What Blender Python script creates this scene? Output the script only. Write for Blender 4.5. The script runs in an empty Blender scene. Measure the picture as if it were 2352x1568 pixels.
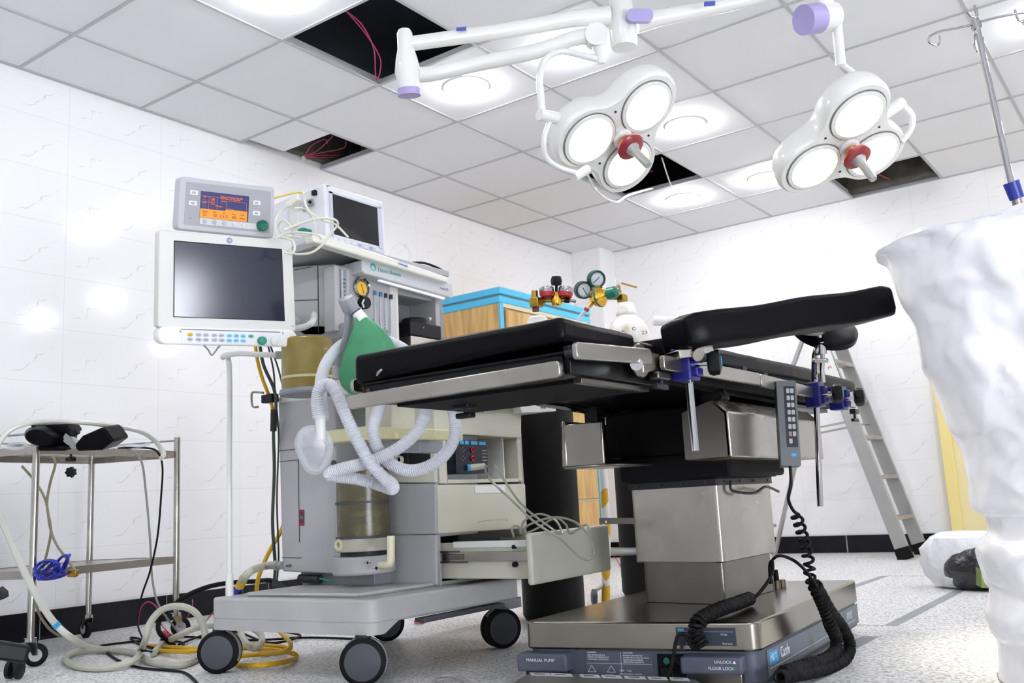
import bpy, bmesh, math, random
from mathutils import Vector, Matrix, Euler, noise
random.seed(7)
SC = bpy.context.scene
COL = SC.collection
pi = math.pi

# ---------------------------------------------------------------- camera
IMG_W, IMG_H, FOC = 2352, 1568, 2166.0
YAW, PITCH, ROLL = 0.6204, 0.1691, -0.0527
CAM = Vector((4.0209, -1.9504, 0.4605))
cyw, syw, cpt, spt = math.cos(YAW), math.sin(YAW), math.cos(PITCH), math.sin(PITCH)
FW = Vector((-syw * cpt, cyw * cpt, spt))
_r = Vector((cyw, syw, 0)); _u = _r.cross(FW)
RT = _r * math.cos(ROLL) + _u * math.sin(ROLL)
UP = -_r * math.sin(ROLL) + _u * math.cos(ROLL)
cam = bpy.data.cameras.new('camera')
cam.sensor_width = 36; cam.lens = FOC / IMG_W * 36; cam.clip_start = .05; cam.clip_end = 60
cam.dof.use_dof = True; cam.dof.focus_distance = 2.6; cam.dof.aperture_fstop = 9
camo = bpy.data.objects.new('camera', cam); COL.objects.link(camo)
camo.matrix_world = Matrix(((RT.x, UP.x, -FW.x, CAM.x), (RT.y, UP.y, -FW.y, CAM.y), (RT.z, UP.z, -FW.z, CAM.z), (0, 0, 0, 1)))
SC.camera = camo

# ---------------------------------------------------------------- world, exposure
w = bpy.data.worlds.new('world'); SC.world = w; w.use_nodes = True
w.node_tree.nodes['Background'].inputs[0].default_value = (.8, .85, 1, 1)
w.node_tree.nodes['Background'].inputs[1].default_value = .3
SC.view_settings.view_transform = 'Standard'; SC.view_settings.look = 'None'
SC.view_settings.gamma = 1; SC.view_settings.exposure = EXPOSURE = 1.85
cy = SC.cycles
cy.use_denoising = True; cy.use_adaptive_sampling = True; cy.adaptive_threshold = .08; cy.adaptive_min_samples = 16; cy.max_bounces = 8; cy.diffuse_bounces = 6; cy.glossy_bounces = 4
cy.transmission_bounces = 6; cy.transparent_max_bounces = 12; cy.caustics_reflective = False; cy.caustics_refractive = False
cy.sample_clamp_indirect = 6

L_DOWN = 23.0      # emission of the ceiling downlights
L_LENS = 0.5      # emission of the surgical lamp lenses
L_SPOT = 16.0      # beams of the surgical lamps

# ---------------------------------------------------------------- points of the place, measured from the camera
def ray(x, y): return FW * FOC + RT * (x - IMG_W / 2) - UP * (y - IMG_H / 2)
def PZ(x, y, z=0.): d = ray(x, y); return CAM + d * ((z - CAM.z) / d.z)
def PX(x, y, X): d = ray(x, y); return CAM + d * ((X - CAM.x) / d.x)
def PY(x, y, Y): d = ray(x, y); return CAM + d * ((Y - CAM.y) / d.y)
def PD(x, y, t): return CAM + ray(x, y) * (t / FOC)
def PP(x, y, p, n): d = ray(x, y); n = Vector(n); return CAM + d * (n.dot(Vector(p) - CAM) / n.dot(d))
V = Vector

# ---------------------------------------------------------------- materials
def lin(c):
    if isinstance(c, str):
        c = [int(c[i:i + 2], 16) / 255 for i in (0, 2, 4)]
    return tuple(((v / 12.92) if v <= .04045 else ((v + .055) / 1.055) ** 2.4) for v in c) + (1,)
MATS = {}
def mat(name, col, rough=.5, metal=0., spec=.5, bump=0., bscale=40., var=0., vscale=6., emit=0., trans=0., alpha=1., coat=0., aniso=None, dirt=None, ecol=None):
    if name in MATS: return MATS[name]
    m = bpy.data.materials.new(name); m.use_nodes = True; MATS[name] = m
    nt = m.node_tree; b = nt.nodes['Principled BSDF']; L = nt.links.new
    c = lin(col)
    b.inputs['Base Color'].default_value = c; b.inputs['Roughness'].default_value = rough
    b.inputs['Metallic'].default_value = metal; b.inputs['Specular IOR Level'].default_value = spec
    b.inputs['Transmission Weight'].default_value = trans; b.inputs['Alpha'].default_value = alpha
    b.inputs['Coat Weight'].default_value = coat; b.inputs['Coat Roughness'].default_value = .08
    if emit:
        b.inputs['Emission Color'].default_value = lin(ecol) if ecol else c; b.inputs['Emission Strength'].default_value = emit
    tc = nt.nodes.new('ShaderNodeTexCoord')
    if var or bump or aniso or dirt:
        mp = nt.nodes.new('ShaderNodeMapping'); L(tc.outputs['Object'], mp.inputs[0])
        if aniso: mp.inputs['Scale'].default_value = aniso
    if var or dirt:
        n = nt.nodes.new('ShaderNodeTexNoise'); n.inputs['Scale'].default_value = vscale; n.inputs['Detail'].default_value = 5
        L(mp.outputs[0], n.inputs[0])
        rp = nt.nodes.new('ShaderNodeValToRGB'); L(n.outputs[0], rp.inputs[0])
        d = lin(dirt) if dirt else tuple(v * (1 - var) for v in c[:3]) + (1,)
        rp.color_ramp.elements[0].position = .32; rp.color_ramp.elements[0].color = d
        rp.color_ramp.elements[1].position = .62 if not dirt else .5; rp.color_ramp.elements[1].color = c
        L(rp.outputs[0], b.inputs['Base Color'])
        mr = nt.nodes.new('ShaderNodeMapRange'); L(n.outputs[0], mr.inputs[0])
        mr.inputs[3].default_value = min(1, rough * 1.25); mr.inputs[4].default_value = rough * .8
        L(mr.outputs[0], b.inputs['Roughness'])
    if bump:
        n2 = nt.nodes.new('ShaderNodeTexNoise'); n2.inputs['Scale'].default_value = bscale; n2.inputs['Detail'].default_value = 4
        L(mp.outputs[0], n2.inputs[0])
        bp = nt.nodes.new('ShaderNodeBump'); bp.inputs['Strength'].default_value = bump; bp.inputs['Distance'].default_value = .01
        L(n2.outputs[0], bp.inputs['Height']); L(bp.outputs[0], b.inputs['Normal'])
    return m

WHITEP = mat('white_enamel', 'E0E0DC', .3, coat=.3, var=.04)
OFFW = mat('off_white_plastic', 'DEDFDB', .42, var=.05)
GREYP = mat('light_grey_plastic', 'A8A8AA', .42, var=.07, vscale=4)
GREYD = mat('mid_grey_plastic', '8D8F94', .45, var=.06)
CREAM = mat('cream_plastic', 'C9C7B6', .45, var=.08, vscale=5)
BEIGE = mat('yellowed_plastic', 'C8C29A', .45, var=.06)
BASEM = mat('scuffed_grey_base', 'B3B3B2', .5, var=.13, vscale=7)
DARK = mat('black_plastic', '0D0E12', .42, spec=.25)
DARKG = mat('dark_grey_plastic', '26282C', .45, spec=.3)
RUBBER = mat('black_rubber', '0A0A0C', .6, spec=.2)
LEATHER = mat('black_vinyl_pad', '08080C', .36, bump=.12, bscale=14, spec=.09, var=.25, vscale=9)
STEEL = mat('brushed_steel', 'A8A49C', .27, metal=1, var=.16, vscale=5)
STEELD = mat('stained_steel', '77746E', .3, metal=1, var=.3, vscale=4)
CHROME = mat('chrome', 'A9A9AB', .09, metal=1)
ALU = mat('dull_aluminium', 'AFB0AE', .42, metal=.75, var=.12, vscale=9)
BRASS = mat('brass', 'B08D3C', .3, metal=1, var=.25, vscale=30)
GOLD = mat('polished_brass', 'E0B048', .2, metal=1)
CASTG = mat('caster_grey', '4A4C52', .5, spec=.3)
BLUEGR = mat('blue_grey_skirt', '4C5260', .48, var=.12)
NAVY = mat('navy_clamp', '16186A', .38)
CYANM = mat('light_blue', '3A9BD0', .5)
TEAL = mat('teal_green', '0E7F6E', .4)
GREENB = mat('green_rubber_bag', '3E8F62', .5, var=.22, vscale=12, bump=.15, bscale=16)
AMBER = mat('amber_plastic', '6E6749', .25, trans=.0, alpha=.7, var=.3, vscale=12)
HOSEW = mat('white_hose', 'DADCE2', .35, alpha=.88)
CLEAR = mat('clear_soft_plastic', 'DDE0E6', .2, alpha=.34)
CLEART = mat('clear_tube', '9C9D8C', .18, alpha=.72)
CABLEW = mat('ivory_cable', 'D6D5C4', .45)
HOSEC = mat('cream_corrugated_hose', 'B7B7A9', .45, var=.12, vscale=14)
YEL = mat('yellow_cable', 'D9AC12', .45)
PINK = mat('pink_wire', 'C03A6B', .5)
BLUEC = mat('blue_hose', '1E2FA6', .4)
GREENK = mat('dark_green_knob', '0D6B57', .35)
INK = mat('dark_print', '33343A', .6)
WPRINT = mat('white_print', 'D5D8DC', .6)
TPRINT = mat('teal_print', '2FA39B', .6)
RED = mat('red_plastic', 'B51E34', .35)
GLASSD = mat('dark_screen_glass', '07080B', .08, spec=.6)
CYLB = mat('worn_black_cylinder', '100D0B', .5, spec=.2, var=.3, vscale=7, bump=.05)
WPAINT = mat('white_cylinder_paint', 'E4E3DE', .45, dirt='9C8C6C', vscale=7)

def glossy_wall(name, ax):
    m = bpy.data.materials.new(name); m.use_nodes = True
    nt = m.node_tree; b = nt.nodes['Principled BSDF']; L = nt.links.new; N = nt.nodes.new
    geo = N('ShaderNodeNewGeometry'); sp = N('ShaderNodeSeparateXYZ'); L(geo.outputs['Position'], sp.inputs[0])
    cb = N('ShaderNodeCombineXYZ'); L(sp.outputs[ax], cb.inputs[0]); L(sp.outputs[2], cb.inputs[1])
    off = N('ShaderNodeVectorMath'); off.operation = 'ADD'; off.inputs[1].default_value = (-.242 + 4.8, -.125 + 2.4, 0); L(cb.outputs[0], off.inputs[0])
    # grout lines
    br = N('ShaderNodeTexBrick'); br.offset = 0; br.inputs['Scale'].default_value = 1
    br.inputs['Brick Width'].default_value = .48; br.inputs['Row Height'].default_value = .24
    br.inputs['Mortar Size'].default_value = .0012; br.inputs['Mortar Smooth'].default_value = .2
    br.inputs['Color1'].default_value = (0, 0, 0, 1); br.inputs['Color2'].default_value = (0, 0, 0, 1); br.inputs['Mortar'].default_value = (1, 1, 1, 1)
    L(off.outputs[0], br.inputs[0])
    # the printed vein, repeated on every tile
    md = N('ShaderNodeVectorMath'); md.operation = 'MODULO'; md.inputs[1].default_value = (.48, .24, 1); L(off.outputs[0], md.inputs[0])
    nz = N('ShaderNodeTexNoise'); nz.inputs['Scale'].default_value = 11; nz.inputs['Detail'].default_value = 5; L(md.outputs[0], nz.inputs[0])
    s2 = N('ShaderNodeSeparateXYZ'); L(md.outputs[0], s2.inputs[0])
    def mth(op, a, bb=None, c=None):
        n = N('ShaderNodeMath'); n.operation = op
        for i, v in enumerate((a, bb, c)):
            if v is None: continue
            if isinstance(v, (int, float)): n.inputs[i].default_value = v
            else: L(v, n.inputs[i])
        return n.outputs[0]
    # diagonal line:  y - .55 x + noise
    d0 = mth('SUBTRACT', s2.outputs[1], mth('MULTIPLY', s2.outputs[0], .62))
    d1 = mth('ADD', d0, mth('MULTIPLY', mth('SUBTRACT', nz.outputs[0], .5), .17))
    acc = None
    for o, lo, hi in ((.02, .03, .2), (-.13, .26, .44)):
        t = mth('ABSOLUTE', mth('ADD', d1, -o))
        v = mth('SUBTRACT', 1., mth('DIVIDE', t, .003)); v = mth('MAXIMUM', v, 0.)
        r1 = mth('GREATER_THAN', s2.outputs[0], lo); r2 = mth('LESS_THAN', s2.outputs[0], hi)
        v = mth('MULTIPLY', mth('MULTIPLY', v, r1), r2)
        acc = v if acc is None else mth('MAXIMUM', acc, v)
    nz2 = N('ShaderNodeTexNoise'); nz2.inputs['Scale'].default_value = 30; L(md.outputs[0], nz2.inputs[0])
    msk = N('ShaderNodeMapRange'); L(nz2.outputs[0], msk.inputs[0]); msk.inputs[1].default_value = .36; msk.inputs[2].default_value = .52
    vein = mth('MULTIPLY', mth('MULTIPLY', acc, msk.outputs[0]), .34)
    mx = N('ShaderNodeMix'); mx.data_type = 'RGBA'; L(vein, mx.inputs[0])
    mx.inputs[6].default_value = lin('EFEFF0'); mx.inputs[7].default_value = lin('8A7C80')
    mx2 = N('ShaderNodeMix'); mx2.data_type = 'RGBA'; L(mth('MULTIPLY', br.outputs[0], .28), mx2.inputs[0]); L(mx.outputs[2], mx2.inputs[6]); mx2.inputs[7].default_value = lin('A9A9A9')
    L(mx2.outputs[2], b.inputs['Base Color'])
    b.inputs['Roughness'].default_value = .09; b.inputs['Specular IOR Level'].default_value = .5
    bp = N('ShaderNodeBump'); bp.invert = True; bp.inputs['Strength'].default_value = .25; bp.inputs['Distance'].default_value = .002
    L(br.outputs[0], bp.inputs['Height']); L(bp.outputs[0], b.inputs['Normal'])
    return m
WALL_L = glossy_wall('marbled_tile_left', 1); WALL_B = glossy_wall('marbled_tile_back', 0)

def terrazzo():
    m = bpy.data.materials.new('terrazzo'); m.use_nodes = True
    nt = m.node_tree; b = nt.nodes['Principled BSDF']; L = nt.links.new; N = nt.nodes.new
    geo = N('ShaderNodeNewGeometry')
    v = N('ShaderNodeTexVoronoi'); v.inputs['Scale'].default_value = 130; L(geo.outputs['Position'], v.inputs[0])
    n = N('ShaderNodeTexNoise'); n.inputs['Scale'].default_value = 95; n.inputs['Detail'].default_value = 4; L(geo.outputs['Position'], n.inputs[0])
    rp = N('ShaderNodeValToRGB'); L(n.outputs[0], rp.inputs[0])
    e = rp.color_ramp.elements; e[0].position = .36; e[0].color = lin('A3A5A8'); e[1].position = .50; e[1].color = lin('ECECEA')
    s = N('ShaderNodeSeparateColor'); L(v.outputs['Color'], s.inputs[0])
    r2 = N('ShaderNodeValToRGB'); L(s.outputs[0], r2.inputs[0]); r2.color_ramp.elements[0].position = .0; r2.color_ramp.elements[0].color = lin('A2A3A6')
    r2.color_ramp.elements[1].position = .35; r2.color_ramp.elements[1].color = (1, 1, 1, 1)
    mx = N('ShaderNodeMix'); mx.data_type = 'RGBA'; mx.blend_type = 'MULTIPLY'; mx.inputs[0].default_value = .8
    L(rp.outputs[0], mx.inputs[6]); L(r2.outputs[0], mx.inputs[7])
    n3 = N('ShaderNodeTexNoise'); n3.inputs['Scale'].default_value = 1.6; L(geo.outputs['Position'], n3.inputs[0])
    mx3 = N('ShaderNodeMix'); mx3.data_type = 'RGBA'; mx3.blend_type = 'MULTIPLY'; L(n3.outputs[0], mx3.inputs[0]); L(mx.outputs[2], mx3.inputs[6]); mx3.inputs[7].default_value = (.86, .86, .88, 1)
    L(mx3.outputs[2], b.inputs['Base Color']); b.inputs['Roughness'].default_value = .42
    return m
FLOORM = terrazzo()
CEILM = mat('ceiling_tile_board', 'E2E3E6', .8, bump=.02, bscale=120)
GRIDM = mat('ceiling_grid_metal', 'B4B5B8', .5)
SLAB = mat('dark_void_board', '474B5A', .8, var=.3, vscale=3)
CONC = mat('rough_concrete', '5D5B52', .9, var=.5, vscale=9, bump=.4, bscale=30)
BLKTILE = mat('black_skirting_tile', '0A0C14', .2, var=.3, vscale=5, spec=.3)

def wood():
    m = bpy.data.materials.new('yellow_wood_laminate'); m.use_nodes = True
    nt = m.node_tree; b = nt.nodes['Principled BSDF']; L = nt.links.new; N = nt.nodes.new
    geo = N('ShaderNodeNewGeometry'); mp = N('ShaderNodeMapping'); mp.inputs['Scale'].default_value = (9, 9, .9); L(geo.outputs['Position'], mp.inputs[0])
    n = N('ShaderNodeTexNoise'); n.inputs['Scale'].default_value = 2.2; n.inputs['Detail'].default_value = 6; n.inputs['Distortion'].default_value = .8; L(mp.outputs[0], n.inputs[0])
    rp = N('ShaderNodeValToRGB'); L(n.outputs[0], rp.inputs[0]); e = rp.color_ramp.elements
    e[0].position = .3; e[0].color = lin('A87F45'); e[1].position = .62; e[1].color = lin('D2AC6B')
    L(rp.outputs[0], b.inputs['Base Color']); b.inputs['Roughness'].default_value = .3
    return m
WOOD = wood()
TRIMB = mat('sky_blue_trim', '3FB4DC', .3, coat=.3)

def plastic_sheet():
    m = bpy.data.materials.new('milky_plastic_sheet'); m.use_nodes = True
    nt = m.node_tree; nt.nodes.clear(); L = nt.links.new; N = nt.nodes.new
    o = N('ShaderNodeOutputMaterial'); p = N('ShaderNodeBsdfPrincipled'); t = N('ShaderNodeBsdfTranslucent'); tr = N('ShaderNodeBsdfTransparent')
    p.inputs['Base Color'].default_value = lin('F1F1F5'); p.inputs['Roughness'].default_value = .2; p.inputs['Specular IOR Level'].default_value = .6
    t.inputs[0].default_value = lin('FBFBFC'); tr.inputs[0].default_value = (.95, .96, 1, 1)
    m1 = N('ShaderNodeMixShader'); m1.inputs[0].default_value = .2; L(p.outputs[0], m1.inputs[1]); L(t.outputs[0], m1.inputs[2])
    m2 = N('ShaderNodeMixShader'); m2.inputs[0].default_value = .12; L(m1.outputs[0], m2.inputs[1]); L(tr.outputs[0], m2.inputs[2])
    L(m2.outputs[0], o.inputs[0])
    tc = N('ShaderNodeTexCoord'); mp = N('ShaderNodeMapping'); mp.inputs['Scale'].default_value = (1, 1, .55); L(tc.outputs['Object'], mp.inputs[0])
    n = N('ShaderNodeTexNoise'); n.noise_type = 'RIDGED_MULTIFRACTAL'; n.inputs['Scale'].default_value = 3.2; n.inputs['Detail'].default_value = 3; n.inputs['Distortion'].default_value = .9; L(mp.outputs[0], n.inputs[0])
    bp = N('ShaderNodeBump'); bp.inputs['Strength'].default_value = .45; bp.inputs['Distance'].default_value = .05
    L(n.outputs[0], bp.inputs['Height']); L(bp.outputs[0], p.inputs['Normal']); L(bp.outputs[0], t.inputs['Normal'])
    return m
SHEET = plastic_sheet()

# ---------------------------------------------------------------- mesh helpers
ROOT = {}
def basis(a, hint=None):
    a = a.normalized(); h = hint or (V((0, 0, 1)) if abs(a.z) < .9 else V((1, 0, 0)))
    x = a.cross(h)
    if x.length < 1e-6: x = a.cross(V((0, 1, 0)))
    x.normalize(); return x, a.cross(x).normalized()
def spline(pts, n=10, closed=False):
    P = [V(p) for p in pts]; out = []; k = len(P)
    rng = k if closed else k - 1
    for i in range(rng):
        if closed: a, b, c, d = P[(i - 1) % k], P[i], P[(i + 1) % k], P[(i + 2) % k]
        else: a, b, c, d = P[max(i - 1, 0)], P[i], P[i + 1], P[min(i + 2, k - 1)]
        for j in range(n):
            t = j / n
            out.append(.5 * ((2 * b) + (c - a) * t + (2 * a - 5 * b + 4 * c - d) * t * t + (3 * b - a - 3 * c + d) * t ** 3))
    if not closed: out.append(P[-1].copy())
    return out
def resample(path, step):
    out = [path[0]]; acc = 0
    for a, b in zip(path, path[1:]):
        l = (b - a).length
        if l < 1e-9: continue
        while acc + l >= step:
            t = (step - acc) / l; a = a.lerp(b, t); out.append(a); l = (b - a).length; acc = 0
            if l < 1e-9: break
        acc += l
    if (out[-1] - path[-1]).length > step * .3: out.append(path[-1])
    return out
class MB:
    def __init__(s): s.bm = bmesh.new()
    def quadloft(s, rings, closed=True, cap=True):
        vs = [[s.bm.verts.new(p) for p in r] for r in rings]; n = len(vs[0])
        for a, b in zip(vs, vs[1:]):
            for i in range(n if closed else n - 1):
                j = (i + 1) % n; s.bm.faces.new((a[i], a[j], b[j], b[i]))
        if cap and closed:
            s.bm.faces.new(list(reversed(vs[0]))); s.bm.faces.new(vs[-1])
        return s
    def prism(s, poly, ext):
        ext = V(ext); s.quadloft([[V(p) for p in poly], [V(p) + ext for p in poly]]); return s
    def box(s, lo, hi):
        x0, y0, z0 = lo; x1, y1, z1 = hi
        return s.prism([(x0, y0, z0), (x1, y0, z0), (x1, y1, z0), (x0, y1, z0)], (0, 0, z1 - z0))
    def obox(s, c, ax, ay, az):   # centre, three half-vectors
        c, ax, ay, az = V(c), V(ax), V(ay), V(az)
        return s.prism([c - ax - ay - az, c + ax - ay - az, c + ax + ay - az, c - ax + ay - az], az * 2)
    def bar(s, a, b, w, t, hint=None):
        a, b = V(a), V(b); x, y = basis(b - a, hint)
        return s.prism([a + x * w / 2 + y * t / 2, a - x * w / 2 + y * t / 2, a - x * w / 2 - y * t / 2, a + x * w / 2 - y * t / 2], b - a)
    def cyl(s, a, b, r0, r1=None, n=24):
        a, b = V(a), V(b); r1 = r0 if r1 is None else r1; x, y = basis(b - a)
        f = lambda c, r: [c + (x * math.cos(2 * pi * i / n) + y * math.sin(2 * pi * i / n)) * r for i in range(n)]
        return s.quadloft([f(a, r0), f(b, r1)])
    def lathe(s, prof, base, axis=(0, 0, 1), n=32, hint=None):   # prof: (r, h) list
        base, ax = V(base), V(axis).normalized(); x, y = basis(ax, hint)
        return s.quadloft([[base + ax * h + (x * math.cos(2 * pi * i / n) + y * math.sin(2 * pi * i / n)) * max(r, 1e-4) for i in range(n)] for r, h in prof])
    def tube(s, path, r, n=10, closed=False):
        P = [V(p) for p in path]; k = len(P); rf = r if callable(r) else (lambda i: r)
        t0 = (P[1] - P[0]).normalized(); x, _ = basis(t0); rings = []
        for i in range(k):
            if closed: t = P[(i + 1) % k] - P[i - 1]
            else: t = P[min(i + 1, k - 1)] - P[max(i - 1, 0)]
            if t.length < 1e-9: t = t0.copy()
            t.normalize(); x = x - t * x.dot(t)
            if x.length < 1e-6: x, _ = basis(t)
            x.normalize(); y = t.cross(x); rr = rf(i)
            rings.append([P[i] + (x * math.cos(2 * pi * j / n) + y * math.sin(2 * pi * j / n)) * rr for j in range(n)])
        if closed: rings.append([v.copy() for v in rings[0]])
        return s.quadloft(rings, cap=not closed)
    def sphere(s, c, r, sc=(1, 1, 1), n=20, m=12):
        c = V(c); rings = []
        for i in range(m + 1):
            th = pi * i / m; rr = max(math.sin(th), 1e-4)
            rings.append([c + V((math.cos(2 * pi * j / n) * rr * r * sc[0], math.sin(2 * pi * j / n) * rr * r * sc[1], -math.cos(th) * r * sc[2])) for j in range(n)])
        return s.quadloft(rings)
    def build(s, name, m, parent=None, bevel=0., smooth=None, seg=2, sub=0, origin=None):
        bm = s.bm
        bmesh.ops.remove_doubles(bm, verts=bm.verts, dist=1e-6)
        bmesh.ops.recalc_face_normals(bm, faces=bm.faces)
        if parent is not None: o0 = ROOT[parent.name]
        elif origin is not None: o0 = V(origin)
        else:
            xs = [v.co for v in bm.verts]
            lo = [min(c[i] for c in xs) for i in range(3)]; hi = [max(c[i] for c in xs) for i in range(3)]
            o0 = V(((lo[0] + hi[0]) / 2, (lo[1] + hi[1]) / 2, lo[2]))
        bmesh.ops.translate(bm, verts=bm.verts, vec=-o0)
        me = bpy.data.meshes.new(name); bm.to_mesh(me); bm.free()
        me.materials.append(m)
        ob = bpy.data.objects.new(name, me); COL.objects.link(ob)
        if parent is not None: ob.parent = parent
        else: ob.location = o0
        ROOT[ob.name] = o0
        if bevel:
            md = ob.modifiers.new('bevel', 'BEVEL'); md.width = bevel; md.segments = seg; md.limit_method = 'ANGLE'; md.angle_limit = math.radians(38)
        if sub:
            md = ob.modifiers.new('sub', 'SUBSURF'); md.levels = sub; md.render_levels = sub
        if smooth is None: smooth = True
        if smooth:
            for p in me.polygons: p.use_smooth = True
            try: me.set_sharp_from_angle(angle=math.radians(40))
            except Exception: pass
        return ob
def tag(o, label, cat, group=None, kind=None):
    if label: o['label'] = label
    if cat: o['category'] = cat
    if group: o['group'] = group
    if kind: o['kind'] = kind
    return o
def thing(name, loc, label, cat, group=None):
    o = bpy.data.objects.new(name, None); o.empty_display_size = .05; COL.objects.link(o); o.location = V(loc); ROOT[o.name] = V(loc)
    return tag(o, label, cat, group)
def lab(o, s): o['label'] = s; return o
def struct(o): o['kind'] = 'structure'; return o
def text(s, org, xd, ud, size, m, parent, name='printed_text', ext=.0004, align='LEFT', lift=.0008, squeeze=1.):
    xd = V(xd).normalized(); ud = V(ud); ud = (ud - xd * ud.dot(xd)).normalized(); nd = xd.cross(ud)
    cu = bpy.data.curves.new(name, 'FONT'); cu.body = s; cu.size = size; cu.extrude = ext; cu.align_x = align; cu.align_y = 'CENTER'
    cu.materials.append(m)
    o_ = bpy.data.objects.new(name, cu); COL.objects.link(o_)
    me = bpy.data.meshes.new_from_object(o_); bpy.data.objects.remove(o_); bpy.data.curves.remove(cu)
    me.materials.clear(); me.materials.append(m)
    o = bpy.data.objects.new(name, me); COL.objects.link(o); o.parent = parent
    org = V(org) + nd * lift - ROOT[parent.name]
    o.matrix_local = Matrix(((xd.x * squeeze, ud.x, nd.x, org.x), (xd.y * squeeze, ud.y, nd.y, org.y), (xd.z * squeeze, ud.z, nd.z, org.z), (0, 0, 0, 1)))
    ROOT[o.name] = ROOT[parent.name]
    return o
class Face:   # a flat panel given by its corners (tl, tr, br, bl seen from the front)
    def __init__(s, tl, tr, br, bl):
        s.c = [V(tl), V(tr), V(br), V(bl)]; s.x = ((s.c[1] - s.c[0]) + (s.c[2] - s.c[3])); s.y = ((s.c[0] - s.c[3]) + (s.c[1] - s.c[2]))
        s.w = s.x.length / 2; s.h = s.y.length / 2; s.x.normalize(); s.y.normalize(); s.n = s.x.cross(s.y).normalized()
    def p(s, u, v, d=0.):
        return (s.c[0] * (1 - u) + s.c[1] * u) * (1 - v) + (s.c[3] * (1 - u) + s.c[2] * u) * v + s.n * d
    def rect(s, mb, u0, v0, u1, v1, d0, d1):
        return mb.prism([s.p(u0, v0, d0), s.p(u1, v0, d0), s.p(u1, v1, d0), s.p(u0, v1, d0)], s.n * (d1 - d0))
    def rrect(s, mb, u0, v0, u1, v1, d0, d1, r=.01, n=5):
        a = s.p(u0, v0, d0); W = s.w * (u1 - u0); H = s.h * (v1 - v0); pts = []
        for cx, cy_, a0 in ((r, r, 180), (W - r, r, 270), (W - r, H - r, 0), (r, H - r, 90)):
            for k in range(n + 1):
                t = math.radians(a0 + 90 * k / n); X = cx + r * math.cos(t); Y = cy_ + r * math.sin(t)
                pts.append(s.p(u0 + X / s.w, v0 + Y / s.h, d0))
        return mb.prism(pts, s.n * (d1 - d0))

# ================================================================ ROOM
CZ = 2.48; YB = 4.812; XR = 6.4; YF = -4.2; GX, GY = .462, 0.
fl = struct(MB().box((-.1, YF, -.1), (XR, YB + .1, 0)).build('floor', FLOORM, smooth=False))
STRIPM = mat('grey_inlay', '8F9298', .45, var=.1)
for a, b in (((3.1, 1.352), (3.142, 3.7)), ((3.098, -.6), (3.15, 1.118)), ((2.628, 1.6), (2.668, 3.10)), ((2.668, 3.092), (3.6, 3.102)), ((2.70, 1.345), (3.1, 1.352))):
    MB().box((a[0], a[1], 0), (b[0], b[1], .0006)).build('floor_inlay_strip', STRIPM, fl, smooth=False)
struct(MB().box((-.12, YF, 0), (0, YB + .12, 2.9)).build('wall_left', WALL_L, smooth=False))
struct(MB().box((0, YB, 0), (XR, YB + .12, 2.9)).build('wall_back', WALL_B, smooth=False))
struct(MB().box((XR, YF, 0), (XR + .12, YB, 2.9)).build('wall_right', WALL_L, smooth=False))
struct(MB().box((-.12, YF - .12, 0), (XR, YF, 2.9)).build('wall_front', WALL_B, smooth=False))
struct(MB().box((0, 4.58, 0), (.28, YB, CZ + .02)).build('wall_pillar', WALL_B, smooth=False))
struct(MB().box((0, YF, 0), (.012, 4.58, .118)).build('baseboard_left', BLKTILE, bevel=.002))
struct(MB().box((.012, 4.568, 0), (.292, 4.58, .118)).build('baseboard_pillar', BLKTILE, bevel=.002))
struct(MB().box((.28, YB - .012, 0), (2.65, YB, .118)).build('baseboard_back', BLKTILE, bevel=.002))
dr = struct(MB().box((2.72, YB - .05, 0), (3.55, YB - .01, 1.9)).build('door_1', mat('pale_yellow_door', 'E6D9A6', .45, var=.03), smooth=False))
MB().box((2.65, YB - .075, 0), (2.72, YB - .0, 1.96)).build('door_frame', mat('yellow_door_frame', 'EBD98F', .4), dr, bevel=.004)
MB().box((2.72, YB - .075, 1.9), (3.6, YB - .0, 1.96)).build('door_frame', MATS['yellow_door_frame'], dr, bevel=.004)
MB().cyl((3.45, YB - .055, 1.0), (3.45, YB - .1, 1.0), .025).build('door_handle', CHROME, dr)

GROUT = mat('pale_grout', '8E9298', .6)
for y in [-.43 + .6 * k for k in range(9)]: MB().box((.012, y, 0), (.0125, y + .003, .117)).build('grout_joint', GROUT, bpy.data.objects['baseboard_left'], smooth=False)
for x in (.75, 1.35, 1.95, 2.55): MB().box((x, YB - .0126, 0), (x + .008, YB - .012, .117)).build('grout_joint', GROUT, bpy.data.objects['baseboard_back'], smooth=False)
# glowing panel added out of frame, for the monitor reflection and low fill light
wn = struct(MB().box((XR - .012, -2.3, .10), (XR - .006, -.80, .68)).build('added_glow_panel_1', mat('added_panel_glow', 'F2F6FF', .5, emit=8.5), smooth=False))
m_ = MB()
for a_, b_ in (((-2.35, .05), (-.75, .10)), ((-2.35, .68), (-.75, .73)), ((-2.35, .10), (-2.3, .68)), ((-.80, .10), (-.75, .68))): m_.box((XR - .02, a_[0], a_[1]), (XR, b_[0], b_[1]))
m_.build('glow_panel_frame', OFFW, wn)

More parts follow.
